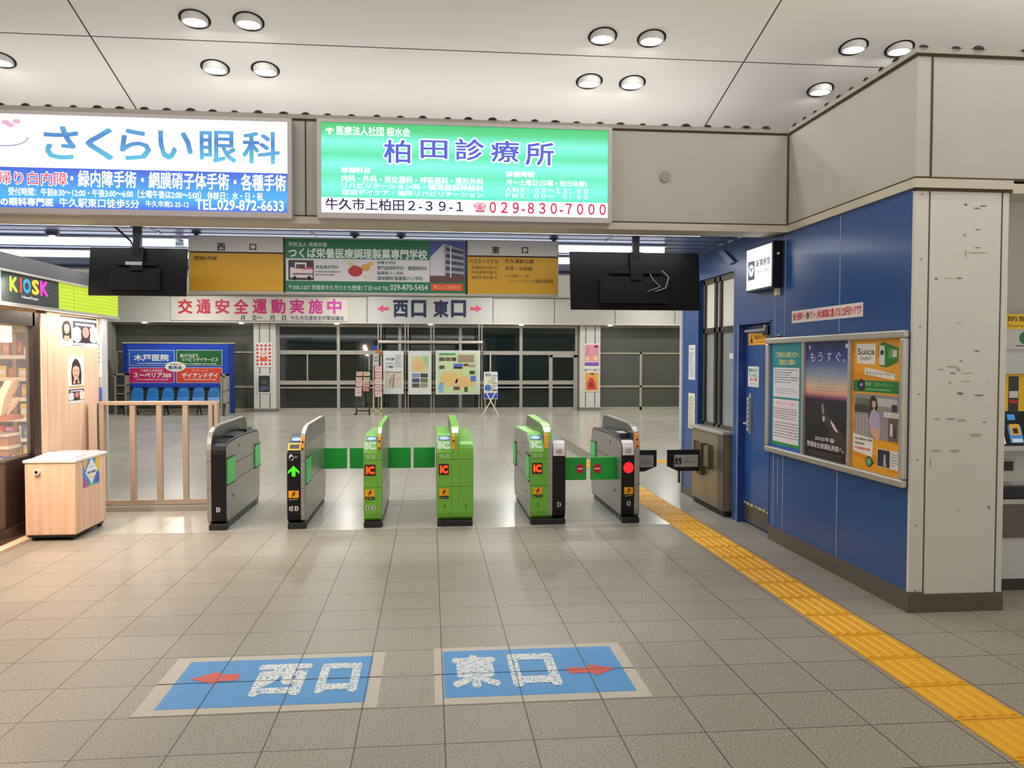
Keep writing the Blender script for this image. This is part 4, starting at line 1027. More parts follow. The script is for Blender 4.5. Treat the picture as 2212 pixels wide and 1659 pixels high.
# ------------------------------------------------------------------ framed board with three posters
by0, by1, bz0, bz1 = 7.575, 5.262, .845, 1.925
r = empty('poster_board', (RX-.02, (by0+by1)/2, bz0), 'wide aluminium poster frame with three posters on the blue wall', 'poster frame')
b = MB(ALU); fw = .055
b.box(RX-.045, by1, bz0, RX, by0, bz0+fw); b.box(RX-.045, by1, bz1-fw, RX, by0, bz1); b.box(RX-.045, by1, bz0+fw, RX, by1+fw, bz1-fw); b.box(RX-.045, by0-fw, bz0+fw, RX, by0, bz1-fw)
obj('frame', b, r, bevel=.012)
b = MB(M((150, 152, 152), .5)); b.box(RX-.006, by1+.03, bz0+.03, RX, by0-.03, bz1-.03); obj('backing', b, r)
py = [c(1738, 850)[0], c(1742, 850)[0], c(1838, 870)[0], c(1843, 870)[0]]
b = MB(ALU); b.box(RX-.03, py[1]-.004, bz0+.04, RX-.006, py[0]+.004, bz1-.04); b.box(RX-.03, py[3]-.004, bz0+.04, RX-.006, py[2]+.004, bz1-.04); obj('divider', b, r)
b = MB(M((150, 60, 20), .4)); b.box(RX-.03, by0-.25, bz1, RX, by0-.22, bz1+.02); b.m = M((60, 220, 130), .4, emit=.8); b.box(RX-.025, by0-.245, bz1+.02, RX-.005, by0-.225, bz1+.03); obj('indicator', b, r)
PX = RX-.008
PO = Plane('R', PX); ztop, zbot = bz1-fw, bz0+fw
def poster(label, y0, y1, base, paint):
    b = MB(base); b.pbox(PO, y0, zbot, y1, ztop, 0, .002); S = Sub(PO, y0, zbot, y1, ztop, .002); paint(b, S); return tag(obj('poster', b), label, 'poster')
def pa(b, S):
    b.rect(S, .0, .0, 1, .03, .0004, M((30, 90, 190), .4)); b.rect(S, .08, .03, 1, .06, .0004, M((40, 150, 70), .4)); b.rect(S, 0, 0, .05, 1, .0005, M((24, 96, 190), .4))
    Y = M((236, 226, 140), .5)
    b.text(S, 'ご利用のお客さまへ', .15, .865, .86, .92, .001, Y, bold=.02); b.text(S, 'ご案内とお願い', .24, .795, .78, .85, .001, Y, bold=.02)
    b.rect(S, .1, .49, .88, .77, .001, M((224, 224, 232), .5)); b.scribble(S, .14, .62, .86, .76, 6, .0015, INK, 3, .3); b.scribble(S, .18, .52, .84, .58, 3, .0015, M((140, 150, 180), .5), 5, .35)
    b.rect(S, .1, .06, .88, .47, .001, M((232, 220, 228), .5)); b.text(S, 'お知らせとお願い', .18, .42, .8, .445, .0015, M((230, 130, 150), .5)); b.scribble(S, .13, .28, .84, .39, 5, .0015, INK, 8, .3); b.scribble(S, .13, .1, .86, .26, 6, .0015, INK, 9, .28)
poster('teal notice poster with two white text boxes, farthest in the frame', by0-fw, py[0], M((16, 140, 150), .35), pa)
SUN = ramp_mat('sunset', 2, [(0, (26, 24, 28)), (.40, (40, 38, 44)), (.505, (36, 30, 52)), (.53, (140, 74, 116)), (.56, (222, 160, 140)), (.62, (222, 194, 166)), (.73, (130, 150, 186)), (.86, (46, 62, 140)), (1, (26, 28, 84))], lo=zbot, hi=ztop, rough=.35)
def pbm(b, S):
    Wt = M((226, 226, 230), .5)
    for ch, x in (('も', .12), ('う', .30), ('す', .50), ('ぐ', .70), ('。', .85)):
        b.text(S, ch, x, .83 if ch != '。' else .825, x+(.11 if ch != '。' else .05), .91 if ch != '。' else .85, .001, Wt)
    for k in range(8): b.rect(S, .26+.03*(k % 3), .775-k*.028, .74-.04*(k % 3), .780-k*.028, .001, M((170, 160, 176), .5))
    b.rect(S, .90, .94, .95, .975, .001, M((220, 224, 230), .5)); b.ell(S, .1, .955, .025, .02, .001, M((190, 200, 220), .5), 10)
    T = M((70, 60, 58), .5); b.poly(S, [(.44, .52), (.47, .45), (.55, .33), (.50, .32), (.42, .40)], .001, T); b.poly(S, [(.40, .47), (.43, .47), (.46, .40), (.42, .38)], .0015, M((170, 150, 130), .5)); b.ell(S, .45, .345, .03, .025, .0015, M((196, 186, 176), .5), 12)
    b.poly(S, [(.60, .345), (.68, .31), (.78, .245), (.70, .26), (.62, .31)], .0015, M((226, 224, 226), .5)); b.poly(S, [(.48, .33), (.62, .2), (.95, .06), (.98, .18), (.75, .3), (.56, .38)], .0008, M((62, 50, 42), .5))
    b.text(S, '2020年春', .25, .15, .70, .19, .001, Wt, bold=.01); b.text(S, '常磐線全線運転再開へ。', .06, .085, .9, .135, .001, Wt, bold=.012)
    b.rect(S, .93, .02, 1, .08, .001, M((230, 30, 60), .5)); b.scribble(S, .1, .02, .85, .06, 3, .001, M((110, 100, 104), .5), 4)
poster('dark sunset sky poster with white lettering, middle of the frame', py[1], py[2], SUN, pbm)
def pc(b, S):
    OR2 = M((226, 142, 20), .4); Wt = M((232, 228, 220), .5); GB = M((36, 124, 56), .45)
    for k in range(5): b.poly(S, [(.0, .1+.2*k), (1, .02+.2*k), (1, .08+.2*k), (0, .17+.2*k)], .0004, OR2)
    b.poly(S, [(.10, .82), (.47, .81), (.48, .97), (.08, .97)], .001, Wt); b.text(S, 'Suica', .11, .885, .46, .935, .0015, INK, bold=.01); b.text(S, 'Style?', .17, .835, .39, .875, .0015, INK)
    b.poly(S, [(.55, .80), (.70, .79), (.90, .83), (.91, .93), (.62, .98), (.53, .95)], .001, M((40, 120, 52), .45)); b.poly(S, [(.55, .81), (.66, .805), (.65, .95), (.55, .955)], .0015, M((214, 214, 210), .5)); b.ell(S, .605, .90, .035, .02, .002, INK, 14); b.poly(S, [(.72, .86), (.89, .86), (.89, .92), (.73, .93)], .0015, M((90, 160, 80), .5)); b.poly(S, [(.80, .87), (.88, .865), (.88, .915), (.81, .92)], .002, M((214, 200, 186), .5))
    b.poly(S, [(.26, .735), (.84, .70), (.85, .745), (.27, .79)], .001, Wt); b.text(S, 'キャッシュレスに！', .29, .73, .82, .762, .0015, INK)
    b.rect(S, .03, .60, .98, .69, .001, GB); b.text(S, '簡単！スピーディー', .28, .645, .80, .678, .0015, M((180, 220, 180), .5)); b.scribble(S, .3, .61, .75, .635, 1, .0015, M((150, 200, 150), .5)); b.ell(S, .20, .652, .08, .045, .0015, M((30, 34, 50), .4), 20); b.poly(S, [(.16, .655), (.2, .635), (.24, .66), (.2, .668)], .002, M((160, 170, 180), .5))
    # photograph of a woman in a shopping street, simplified
    b.rect(S, .06, .25, .93, .585, .001, M((146, 138, 140), .5)); b.rect(S, .06, .44, .36, .50, .0013, M((60, 60, 54), .6)); b.rect(S, .1, .46, .4, .55, .0012, M((96, 104, 92), .6)); b.rect(S, .5, .5, .9, .56, .0012, M((190, 190, 194), .5))
    for k in range(4): b.rect(S, .09+.07*k, .27, .13+.07*k, .42, .0013, M((170, 160, 164), .5))
    b.rect(S, .74, .25, .92, .42, .0013, M((110, 84, 80), .6)); b.rect(S, .8, .47, .9, .52, .0014, M((44, 48, 50), .6)); b.rect(S, .78, .29, .82, .38, .0016, M((220, 220, 222), .5)); b.rect(S, .85, .28, .88, .36, .0016, M((40, 44, 60), .5))
    HR = M((40, 28, 28), .5); SK = M((214, 166, 144), .5); LAV = M((178, 164, 196), .55)
    b.poly(S, [(.40, .57), (.46, .575), (.52, .55), (.54, .50), (.50, .42), (.43, .41), (.35, .40), (.37, .47), (.38, .54)], .002, HR); b.ell(S, .465, .515, .038, .032, .0025, SK, 18); b.poly(S, [(.45, .48), (.48, .48), (.49, .46), (.45, .46)], .0024, SK)
    b.poly(S, [(.42, .465), (.50, .465), (.57, .44), (.60, .36), (.60, .28), (.42, .29), (.37, .36), (.38, .42)], .0022, LAV); b.poly(S, [(.40, .33), (.52, .34), (.60, .30), (.58, .24), (.50, .25), (.42, .29)], .003, SK); b.poly(S, [(.42, .545), (.46, .56), (.505, .54), (.47, .535)], .003, HR)
    b.rect(S, .66, .425, .97, .46, .003, Wt); b.text(S, 'やっぱり、', .70, .432, .94, .453, .0035, INK)
    b.poly(S, [(.04, .13), (.45, .11), (.46, .25), (.04, .27)], .002, Wt); b.scribble(S, .08, .18, .42, .25, 2, .0025, M((110, 104, 100), .6), 4); b.scribble(S, .08, .14, .40, .18, 1, .0025, M((220, 70, 90), .6), 4)
    b.ell(S, .38, .07, .07, .04, .002, M((24, 80, 50), .4), 20); b.ell(S, .38, .07, .05, .028, .0025, M((110, 170, 120), .5), 18); b.poly(S, [(.44, .09), (.48, .07), (.44, .05)], .002, M((24, 80, 50), .4))
    b.rect(S, .54, .05, .96, .185, .001, M((222, 220, 218), .5)); b.rect(S, .55, .055, .78, .18, .0015, M((36, 40, 50), .5)); b.poly(S, [(.66, .06), (.72, .06), (.70, .15), (.67, .15)], .002, M((170, 176, 184), .5)); b.scribble(S, .8, .07, .94, .17, 5, .0015, M((160, 158, 156), .6), 4)
poster('orange and green card advert poster, nearest to the white pillar', py[3], by1+fw, M((238, 164, 30), .4), pc)

# ------------------------------------------------------------------ ticket machine seen right of the pillar
r = empty('ticket_machine', (4.9, 5.8, 0), 'yellow and white ticket machine partly hidden behind the white pillar', 'ticket machine')
X0, X1, Yv = 4.16, 5.6, 5.66
b = MB(M((206, 208, 204), .45)); b.box(X0, Yv, .09, X1, Yv+.24, .40); b.box(X0, Yv+.0, 1.62, X1, Yv+.24, 1.95); b.box(X0, Yv+.05, .4, X1, Yv+.24, 1.62); obj('cabinet', b, r)
b = MB(M((66, 60, 54), .5)); b.box(X0, Yv+.01, 0, X1, Yv+.24, .09); obj('plinth', b, r)
b = MB(STEELD); b.box(X0, Yv-.01, .40, X1, Yv+.02, .66); b.m = ALU; b.box(X0, Yv-.03, .655, X1, Yv+.05, .69); b.box(X0, Yv-.06, 1.055, X1, Yv+.05, 1.09); obj('steel_band', b, r)
b = MB(M((250, 196, 20), .45)); b.box(X0, Yv+.04, 1.12, X1, Yv+.06, 1.62); obj('face_plate', b, r)
b = MB(M((30, 32, 40), .2)); b.add([(X0, Yv-.05, 1.09), (X1, Yv-.05, 1.09), (X1, Yv+.04, 1.34), (X0, Yv+.04, 1.34)], [(0, 1, 2, 3)])
S5 = Slant((Yv-.05, 1.09), (Yv+.04, 1.34))
b.rect(S5, 4.17, .05, 4.215, .6, .003, M((226, 232, 238), .4, emit=.6)); b.rect(S5, 4.255, .08, 4.36, .58, .003, M((70, 150, 230), .4, emit=.5)); b.rect(S5, 4.27, .3, 4.35, .62, .004, M((240, 180, 60), .4, emit=.5)); b.rect(S5, 4.29, .35, 4.33, .5, .005, M((60, 40, 50), .4)); b.rect(S5, 4.27, .74, 4.33, .9, .003, M((60, 150, 220), .4, emit=.7)); b.rect(S5, 4.27, .1, 4.35, .2, .005, M((235, 240, 245), .4, emit=.5))
obj('touch_screen', b, r)
PV = Plane('Y', Yv+.04)
b = MB(M((30, 34, 36), .4)); b.rect(PV, 4.17, 1.53, 4.215, 1.59, .002); b.ell(PV, 4.20, 1.56, .012, .01, .003, M((40, 230, 90), .4, emit=1), 12); b.rect(PV, 4.29, 1.33, 4.37, 1.60, .002, M((40, 40, 46), .4)); b.rect(PV, 4.295, 1.44, 4.365, 1.49, .003, M((220, 220, 224), .4)); b.rect(PV, 4.30, 1.40, 4.36, 1.425, .003, M((200, 40, 40), .4)); b.scribble(PV, 4.19, 1.42, 4.25, 1.46, 1, .002, M((140, 100, 20), .5)); obj('card_slot', b, r)
b = MB(M((196, 190, 176), .45)); b.box(4.17, Yv-.0, .82, 4.33, Yv+.05, .98); b.m = M((34, 32, 36), .4); b.box(4.19, Yv-.004, .90, 4.31, Yv+.02, .97); b.box(4.18, Yv-.02, .70, 4.5, Yv+.05, .78); obj('coin_tray', b, r)
b = MB(M((252, 206, 24), .5)); pl = Plane('Y', 5.64); b.box(4.155, 5.64, 1.95, 5.2, 5.65, 2.06); b.text(pl, '防犯カメラ作動中', 4.23, 2.005, 4.9, 2.045, .002, INK, bold=.01); b.text(pl, 'Surveillance Camera', 4.225, 1.965, 4.85, 1.985, .002, M((120, 90, 20), .5))
tag(obj('camera_notice', b), 'yellow security camera plate above the ticket machine at right edge', 'notice')
b = MB(M((206, 206, 200), .5)); b.box(4.155, 5.645, 1.80, 5.2, 5.66, 1.95); b.ell(pl, 4.37, 1.885, .045, .045, -.003, M((26, 120, 60), .5), 20); b.scribble(pl, 4.3, 1.82, 4.44, 1.835, 1, -.003, INK)
tag(obj('machine_notice', b), 'white plate with a green disc below the yellow camera plate', 'notice')
# ------------------------------------------------------------------ kiosk on the left
KX = -3.83
PK = Plane('L', KX)
WOOD0 = None
m, nt, bs = new_mat('pale_wood'); N = nt.nodes.new; L = nt.links.new
g = N('ShaderNodeNewGeometry'); mp = N('ShaderNodeMapping'); mp.inputs['Scale'].default_value = (14, 14, .7); L(g.outputs['Position'], mp.inputs[0])
nz = N('ShaderNodeTexNoise'); nz.inputs['Scale'].default_value = 1.6; nz.inputs['Detail'].default_value = 5; nz.inputs['Distortion'].default_value = .3; L(mp.outputs[0], nz.inputs['Vector'])
rp = N('ShaderNodeValToRGB'); rp.color_ramp.elements[0].color = lin((222, 180, 148)); rp.color_ramp.elements[1].color = lin((240, 206, 178)); rp.color_ramp.elements[0].position = .3; rp.color_ramp.elements[1].position = .7
L(nz.outputs['Fac'], rp.inputs[0]); L(rp.outputs[0], bs.inputs['Base Color']); bs.inputs['Roughness'].default_value = .45
WOOD = m
DKW = M((40, 28, 24), .35)
b = MB(WOOD); b.box(-3.92, 8.66, 0, KX, 9.93, 2.23); b.box(-3.92, 8.51, 0, KX+.012, 8.625, 2.16)
b.m = SEAM; b.box(-3.92, 8.625, 0, KX-.01, 8.66, 2.2)
b.m = M((224, 196, 168), .5); b.box(-4.0, 5.8, 0, KX+.10, 8.5, .035); b.box(-7.5, 9.85, 0, -3.92, 9.93, 2.5); b.box(-7.5, 5.6, 0, -4.2, 5.7, 2.5); b.box(-7.5, 5.7, 0, -7.4, 9.85, 2.5)
struct('wall_left', b)
b = MB(M((72, 69, 75), .45)); b.box(-7.5, 5.6, 2.515, KX+.06, 10.47, 2.66); b.m = ALU; b.box(KX+.02, 5.6, 2.495, KX+.07, 10.47, 2.515); b.box(KX+.0, 5.6, 2.19, KX+.05, 10.47, 2.225); b.m = M((230, 222, 206), .6); b.box(-7.4, 5.7, 2.44, -3.95, 9.85, 2.5)
struct('trim_5', b)
b = MB(M((180, 180, 186), .5)); b.box(-3.93, 9.95, 0, -3.80, 10.12, 2.18); struct('pillar', b)
# fascia signs of the kiosk
r = empty('kiosk_sign', (KX+.02, 8.1, 2.225), 'black kiosk sign box with multicoloured letters at the left edge', 'sign')
b = MB(M((40, 50, 50), .4)); b.box(KX-.05, 7.72, 2.225, KX+.035, 8.845, 2.495); obj('panel', b, r)
PKs = Plane('L', KX+.036)
b = MB(M((170, 226, 210), .4, emit=.9)); b.box(KX-.05, 7.60, 2.225, KX+.036, 7.71, 2.495); obj('end_panel', b, r)
for ch, c, a, bb in (('K', (190, 240, 60), 20, 38), ('I', (240, 60, 50), 42, 47), ('O', (30, 170, 230), 49, 66), ('S', (250, 210, 20), 68, 84), ('K', (240, 40, 210), 86, 104)):
    mid = (a+bb)/2; z1 = PKs.px(mid, 596+(mid-20)*.15)[1]; z0 = PKs.px(mid, 629+(mid-20)*.15)[1]
    b = MB(M(c, .4, emit=1.0)); b.text(PKs, ch, PKs.px(a, 615)[0], z0, PKs.px(bb, 615)[0], z1, .002, bold=.045); obj('letter', b, r)
b = MB(M((235, 240, 245), .4, emit=.8)); b.text(PKs, 'NewDays', PKs.px(47, 645)[0], 2.27, PKs.px(82, 645)[0], 2.305, .002, bold=.03); obj('lettering', b, r)
b = MB(M((206, 236, 40), .45, emit=.75)); b.box(KX-.05, 8.86, 2.225, KX+.035, 10.45, 2.495); b.m = M((170, 206, 40), .5, emit=.5)
for k in range(1, 7): b.box(KX+.034, 8.87, 2.225+k*.038, KX+.0365, 10.44, 2.228+k*.038)
b.box(KX+.034, 9.2, 2.225, KX+.0365, 9.205, 2.495)
tag(obj('canopy_panel', b), 'lime green lit canopy panel beside the black kiosk sign', 'sign')
# glazed door and what shows behind it
b = MB(DKW); b.box(KX-.07, 8.36, .06, KX, 8.50, 2.16); b.box(KX-.07, 6.0, 2.03, KX, 8.40, 2.16); b.box(KX-.07, 6.0, .04, KX, 8.40, .16); b.box(KX-.07, 7.0, .06, KX, 7.12, 2.1)
dk = struct('door_2', b)
m, nt, bs = new_mat('shop_glass'); bs.inputs['Base Color'].default_value = (.9, .9, .88, 1); bs.inputs['Roughness'].default_value = .03; bs.inputs['Alpha'].default_value = .10
SHOPG = m
b = MB(SHOPG); b.box(KX-.04, 6.0, .80, KX-.035, 8.37, 2.04); obj('pane', b, dk)
b = MB(M((58, 42, 38), .12, 0, spec=.6)); b.box(KX-.045, 6.0, .15, KX-.03, 8.37, .80); obj('lower_panel', b, dk)
b = MB(M((206, 160, 136), .4)); b.cyl((KX+.02, 8.33, .22), (KX+.02, 8.40, .22), .02, 10); obj('floor_bolt', b, dk)
b = MB(M((255, 240, 200), .4, emit=1.6)); b.box(-4.12, 6.2, 1.87, -4.05, 8.42, 2.03)
tag(obj('lit_header', b), 'glowing cream header panel inside the kiosk above the shelves', 'light')
# shelf unit with goods
SF = 9.35
b = MB(M((150, 104, 74), .5)); b.box(-5.3, SF+.34, .1, -4.0, SF+.38, 2.0); b.box(-4.08, SF, .1, -4.0, SF+.34, 2.0); b.box(-5.3, SF, .1, -5.24, SF+.34, 2.0); b.box(-4.50, SF+.0, .1, -4.46, SF+.34, 2.0)
r = obj('shop_shelf', b); tag(r, 'brown shelf unit of goods inside the kiosk behind the glass', 'shelf')
SH = (.62, .84, 1.06, 1.28, 1.5, 1.74)
for z in SH:
    b = MB(M((196, 136, 96), .45)); b.box(-5.24, SF, z-.02, -4.08, SF+.34, z); obj('shelf_board', b, r)
    b = MB(M((230, 226, 216), .5)); b.box(-5.24, SF-.006, z-.03, -4.08, SF-.001, z+.01); obj('price_rail', b, r)
cols = [(236, 226, 210), (232, 200, 60), (200, 60, 80), (90, 110, 190), (170, 150, 200), (230, 236, 236), (210, 120, 60), (120, 170, 110), (196, 166, 120), (90, 60, 50), (228, 150, 160)]
cn = ['cream', 'yellow', 'red', 'blue', 'lilac', 'white', 'orange', 'green', 'tan', 'brown', 'pink']
lev = ['lowest', 'second', 'third', 'fourth', 'fifth', 'top']
ordn = ['first', 'second', 'third', 'fourth', 'fifth', 'sixth', 'seventh', 'eighth', 'ninth', 'tenth']
for si, z in enumerate(SH):
    x = -4.12; n = 0
    while x > -4.85:
        k = rd.randrange(len(cols)); w = rd.uniform(.06, .11); h = rd.uniform(.10, .17); d = rd.uniform(.08, .14)
        b = MB(M(cols[k], .45)); b.box(x-w, SF+.03, z, x, SF+.03+d, z+h); b.m = M(cols[(k+4) % len(cols)], .45); b.box(x-w*.85, SF+.027, z+h*.3, x-w*.15, SF+.031, z+h*.7)
        tag(obj('packet', b), '%s packet on the %s kiosk shelf, %s from the right end' % (cn[k], lev[si], ordn[n]), 'packet', 'packets on the kiosk shelves')
        x -= w+rd.uniform(.01, .03); n += 1
# wooden stand with handbag-like baskets
b = MB(M((170, 116, 84), .5)); b.box(-4.15, 8.10, .80, -3.95, 8.34, .98); b.m = M((226, 206, 190), .5); b.box(-4.16, 8.09, .86, -3.945, 8.35, .89); b.box(-4.16, 8.09, .98, -3.945, 8.35, 1.0)
tag(obj('goods_basket', b), 'wooden goods basket behind the kiosk glass near the door frame', 'basket')
b = MB(M((206, 160, 128), .5)); b.prism([(7.98, 1.18), (8.06, 1.2), (8.2, 1.36), (8.34, 1.46), (8.33, 1.52), (8.2, 1.50), (8.05, 1.34)], 0, -4.02, -3.95); b.m = M((230, 190, 150), .5); b.prism([(8.1, 1.17), (8.36, 1.3), (8.36, 1.34), (8.1, 1.22)], 0, -4.0, -3.96); b.m = M((196, 110, 70), .5); b.box(-4.15, 8.0, 1.13, -3.95, 8.40, 1.17)
tag(obj('display_stand', b), 'slanting wooden display stand behind the kiosk glass', 'stand')
lamp('kiosk_light', 'AREA', (-5.0, 7.4, 2.40), 60, (1, .82, .62), 1.8, size_y=1.2)  # interior lamp added without a fixture
lamp('kiosk_front_fill', 'AREA', (-3.70, 6.7, 2.19), 95, (1, .76, .60), 2.2, rot=(0, math.radians(-14), math.pi/2), size_y=.08)  # lamp added without a fixture, warms the floor before the kiosk
lamp('kiosk_front_fill', 'AREA', (-3.60, 9.2, 2.2), 14, (1, .80, .66), 1.6, rot=(0, 0, math.pi/2), size_y=.3)  # lamp added without a fixture, brightens the wooden panel
# posters on the wooden panel
SKIN = M((226, 176, 152), .5); HAIR = M((44, 34, 34), .5)
def face(b, S, cx, cy, k):
    b.poly(S, [(cx-.17*k, cy-.55*k), (cx-.2*k, cy+.1*k), (cx-.12*k, cy+.36*k), (cx, cy+.42*k), (cx+.12*k, cy+.36*k), (cx+.19*k, cy+.1*k), (cx+.2*k, cy-.5*k)], .0005, HAIR)
    b.ell(S, cx, cy+.02*k, .11*k, .28*k, .001, SKIN, 20); b.poly(S, [(cx-.09*k, cy-.36*k), (cx+.09*k, cy-.36*k), (cx+.13*k, cy-.62*k), (cx-.15*k, cy-.62*k)], .0012, M((206, 150, 130), .5))
    for d in (-.045, .045): b.ell(S, cx+d*k, cy+.06*k, .02*k, .025*k, .0015, HAIR, 8)
    b.ell(S, cx, cy-.14*k, .04*k, .025*k, .0015, M((196, 80, 80), .5), 10); b.poly(S, [(cx-.1*k, cy+.2*k), (cx, cy+.36*k), (cx+.1*k, cy+.2*k), (cx, cy+.24*k)], .0015, HAIR)
def food(b, S, x0, y0, x1, y1):
    w, h = x1-x0, y1-y0; b.rect(S, x0, y0, x1, y1, .0006, M((52, 58, 72), .5))
    b.ell(S, x0+w*.16, y0+h*.38, w*.2, h*.36, .001, M((222, 226, 232), .5), 16); b.ell(S, x0+w*.86, y0+h*.42, w*.22, h*.4, .001, M((232, 214, 206), .5), 16); b.ell(S, x0+w*.52, y0+h*.4, w*.2, h*.42, .0012, M((40, 30, 34), .5), 16); b.ell(S, x0+w*.52, y0+h*.5, w*.14, h*.26, .0015, M((216, 130, 120), .5), 14); b.rect(S, x0+w*.1, y1-h*.2, x1-w*.1, y1-h*.1, .0015, M((226, 220, 226), .5))
def kposter(label, y0, z0, y1, z1, paint):
    b = MB(PAPER); b.pbox(PK, y0, z0, y1, z1, 0, .002); S = Sub(PK, y0, z0, y1, z1, .002); paint(b, S); tag(obj('poster', b), label, 'poster')
kposter('wide food poster with a woman at top of the wooden kiosk panel', 8.95, 1.84, 9.88, 2.17, lambda b, S: (b.rect(S, 0, .94, 1, 1, .0004, BLACK), face(b, S, .16, .58, .62), food(b, S, .32, .14, 1, .86), b.scribble(S, .3, .03, .6, .09, 1, .001, INK)))
def pk2(b, S):
    face(b, S, .5, .66, .42*1.0) if False else None
    b.poly(S, [(.22, .40), (.18, .66), (.26, .86), (.42, .95), (.6, .93), (.76, .82), (.84, .6), (.8, .40)], .0005, HAIR); b.ell(S, .48, .68, .22, .15, .001, SKIN, 20); b.poly(S, [(.36, .55), (.62, .55), (.7, .42), (.28, .42)], .0012, SKIN)
    for d in (-.09, .09): b.ell(S, .48+d, .70, .035, .012, .0015, HAIR, 8)
    b.ell(S, .48, .60, .07, .014, .0015, M((200, 80, 80), .5), 10); b.poly(S, [(.28, .76), (.48, .86), (.68, .76), (.48, .80)], .0015, HAIR)
    b.poly(S, [(.45, .40), (.55, .40), (.58, .50), (.44, .50)], .0016, M((30, 30, 40), .5)); b.rect(S, .02, .33, .98, .37, .001, M((206, 170, 110), .5)); food(b, S, .02, .06, .98, .30)
kposter('tall narrow poster of a long haired woman on the wooden kiosk panel', 9.12, 1.23, 9.52, 1.74, pk2)
b = MB(PAPER); PQ = Plane('Y', 9.945); b.box(-3.945, 9.944, 1.50, -3.80, 9.947, 2.0); b.rect(PQ, -3.93, 1.55, -3.81, 1.95, .002, M((206, 210, 220), .5)); b.scribble(PQ, -3.92, 1.6, -3.82, 1.9, 6, .003, M((90, 90, 110), .5))
tag(obj('poster', b), 'pale leaflet on the white post behind the kiosk', 'poster')
b = MB(M((70, 96, 190), .5)); b.box(-3.945, 9.944, 1.1, -3.80, 9.947, 1.38); b.rect(PQ, -3.945, 1.1, -3.80, 1.24, .002, M((80, 76, 74), .5))
tag(obj('poster', b), 'blue leaflet lower on the white post behind the kiosk', 'poster')

# ------------------------------------------------------------------ ice cream chest
r = empty('ice_cream_chest', (-3.545, 8.39, 0), 'pale wood ice cream chest on castors in front of the kiosk', 'freezer')
x0, x1, y0, y1 = -3.775, -3.32, 8.03, 8.76
b = MB(WOOD); b.box(x0, y0, .055, x1, y1, .735); obj('body', b, r, bevel=.012)
b = MB(M((234, 222, 208), .35)); b.box(x0-.012, y0-.012, .735, x1+.012, y1+.012, .765); obj('top_rim', b, r, bevel=.008)
b = MB(M((240, 232, 226), .3)); b.prism([(y0+.06, .765), (y0+.38, .765), (y0+.38, .80), (y0+.10, .785)], 0, x0+.05, x1-.05); b.box(x0+.04, y0+.42, .765, x1-.04, y1-.05, .782); obj('lid', b, r, bevel=.006)
b = MB(M((196, 200, 204), .1)); b.box(x0+.07, y0+.44, .782, x1-.07, y1-.07, .786); obj('lid_glass', b, r)
b = MB(M((214, 210, 204), .35)); b.cyl((-3.655, y0-.03, .655), (-3.655, y0, .655), .028, 18); b.m = BLACK; b.cyl((-3.655, y0-.032, .655), (-3.655, y0-.029, .655), .014, 14); obj('lock', b, r)
b = MB(M((30, 28, 28), .6)); b.box(x0+.02, y0+.01, .035, x1-.02, y1-.02, .057); obj('under_frame', b, r)
for x in (x0+.06, x1-.06):
    for y in (y0+.07, y1-.03): b = MB(M((26, 26, 26), .5)); b.cyl((x-.02, y, .028), (x+.02, y, .028), .028, 16); obj('castor', b, r)
PC = Plane('L', x1)
b = MB(M((70, 140, 206), .5)); ya, yb, za, zb_ = 8.20, 8.58, .47, .755; b.pbox(PC, ya, za, yb, zb_, .0, .003); S = Sub(PC, ya, za, yb, zb_, .003)
b.poly(S, [(0, 0), (.3, 0), (.1, .3), (0, .4)], .0005, M((190, 90, 150), .5)); b.poly(S, [(.7, .6), (1, .4), (1, 1), (.8, 1)], .0005, M((240, 190, 60), .5)); b.poly(S, [(.1, .6), (.3, .9), (.05, 1), (0, .8)], .0005, M((240, 190, 80), .5)); b.poly(S, [(.3, 0), (.7, 0), (.5, .2)], .0005, M((110, 190, 120), .5)); b.poly(S, [(.7, .1), (1, .05), (1, .35), (.85, .4)], .0005, M((70, 90, 190), .5))
b.poly(S, [(.5, .06), (.88, .5), (.5, .96), (.12, .5)], .001, M((236, 238, 240), .5)); b.text(S, 'ice cream', .25, .42, .76, .54, .0015, INK, bold=.03); b.scribble(S, .36, .62, .64, .68, 1, .0015, M((120, 150, 210), .5)); b.poly(S, [(.36, .26), (.64, .26), (.62, .33), (.38, .33)], .0015, M((246, 200, 80), .5))
obj('sticker', b, r)

# ------------------------------------------------------------------ stainless railing between kiosk and gates
ST2 = M((186, 168, 150), .34, .55)
r = empty('railing', (-3.05, 9.62, 0), 'stainless steel railing between the kiosk and the leftmost gate', 'railing')
b = MB(ST2); b.box(-3.70, 9.58, 1.19, -2.40, 9.66, 1.235); obj('top_rail', b, r, bevel=.006)
b = MB(ST2); b.box(-3.70, 9.59, .07, -2.40, 9.65, .115); obj('bottom_rail', b, r)
for x in (-3.345, -3.055, -2.77): b = MB(ST2); b.box(x-.028, 9.59, .115, x+.028, 9.65, 1.19); obj('baluster', b, r)
for x, w in ((-3.67, .05), (-2.485, .045), (-2.425, .04)): b = MB(ST2); b.box(x-w/2, 9.57, 0, x+w/2, 9.67, 1.20); obj('post', b, r)
b = MB(M((206, 196, 182), .3, .5)); b.prism([(9.5, .08), (9.56, .08), (9.56, 1.19), (9.5, 1.19)], 0, -3.76, -3.72) if False else b.box(-3.80, 9.55, 0, -3.71, 9.66, 1.215); obj('wall_post', b, r)
b = MB(M((150, 144, 132), .5)); b.box(-3.78, 9.50, 0, -2.40, 9.70, .055); struct('trim_6', b)
# ------------------------------------------------------------------ far side of the concourse
def far(px0, py0, px1, py1, Y): return Plane('Y', Y).bpx(px0, py0, px1, py1)
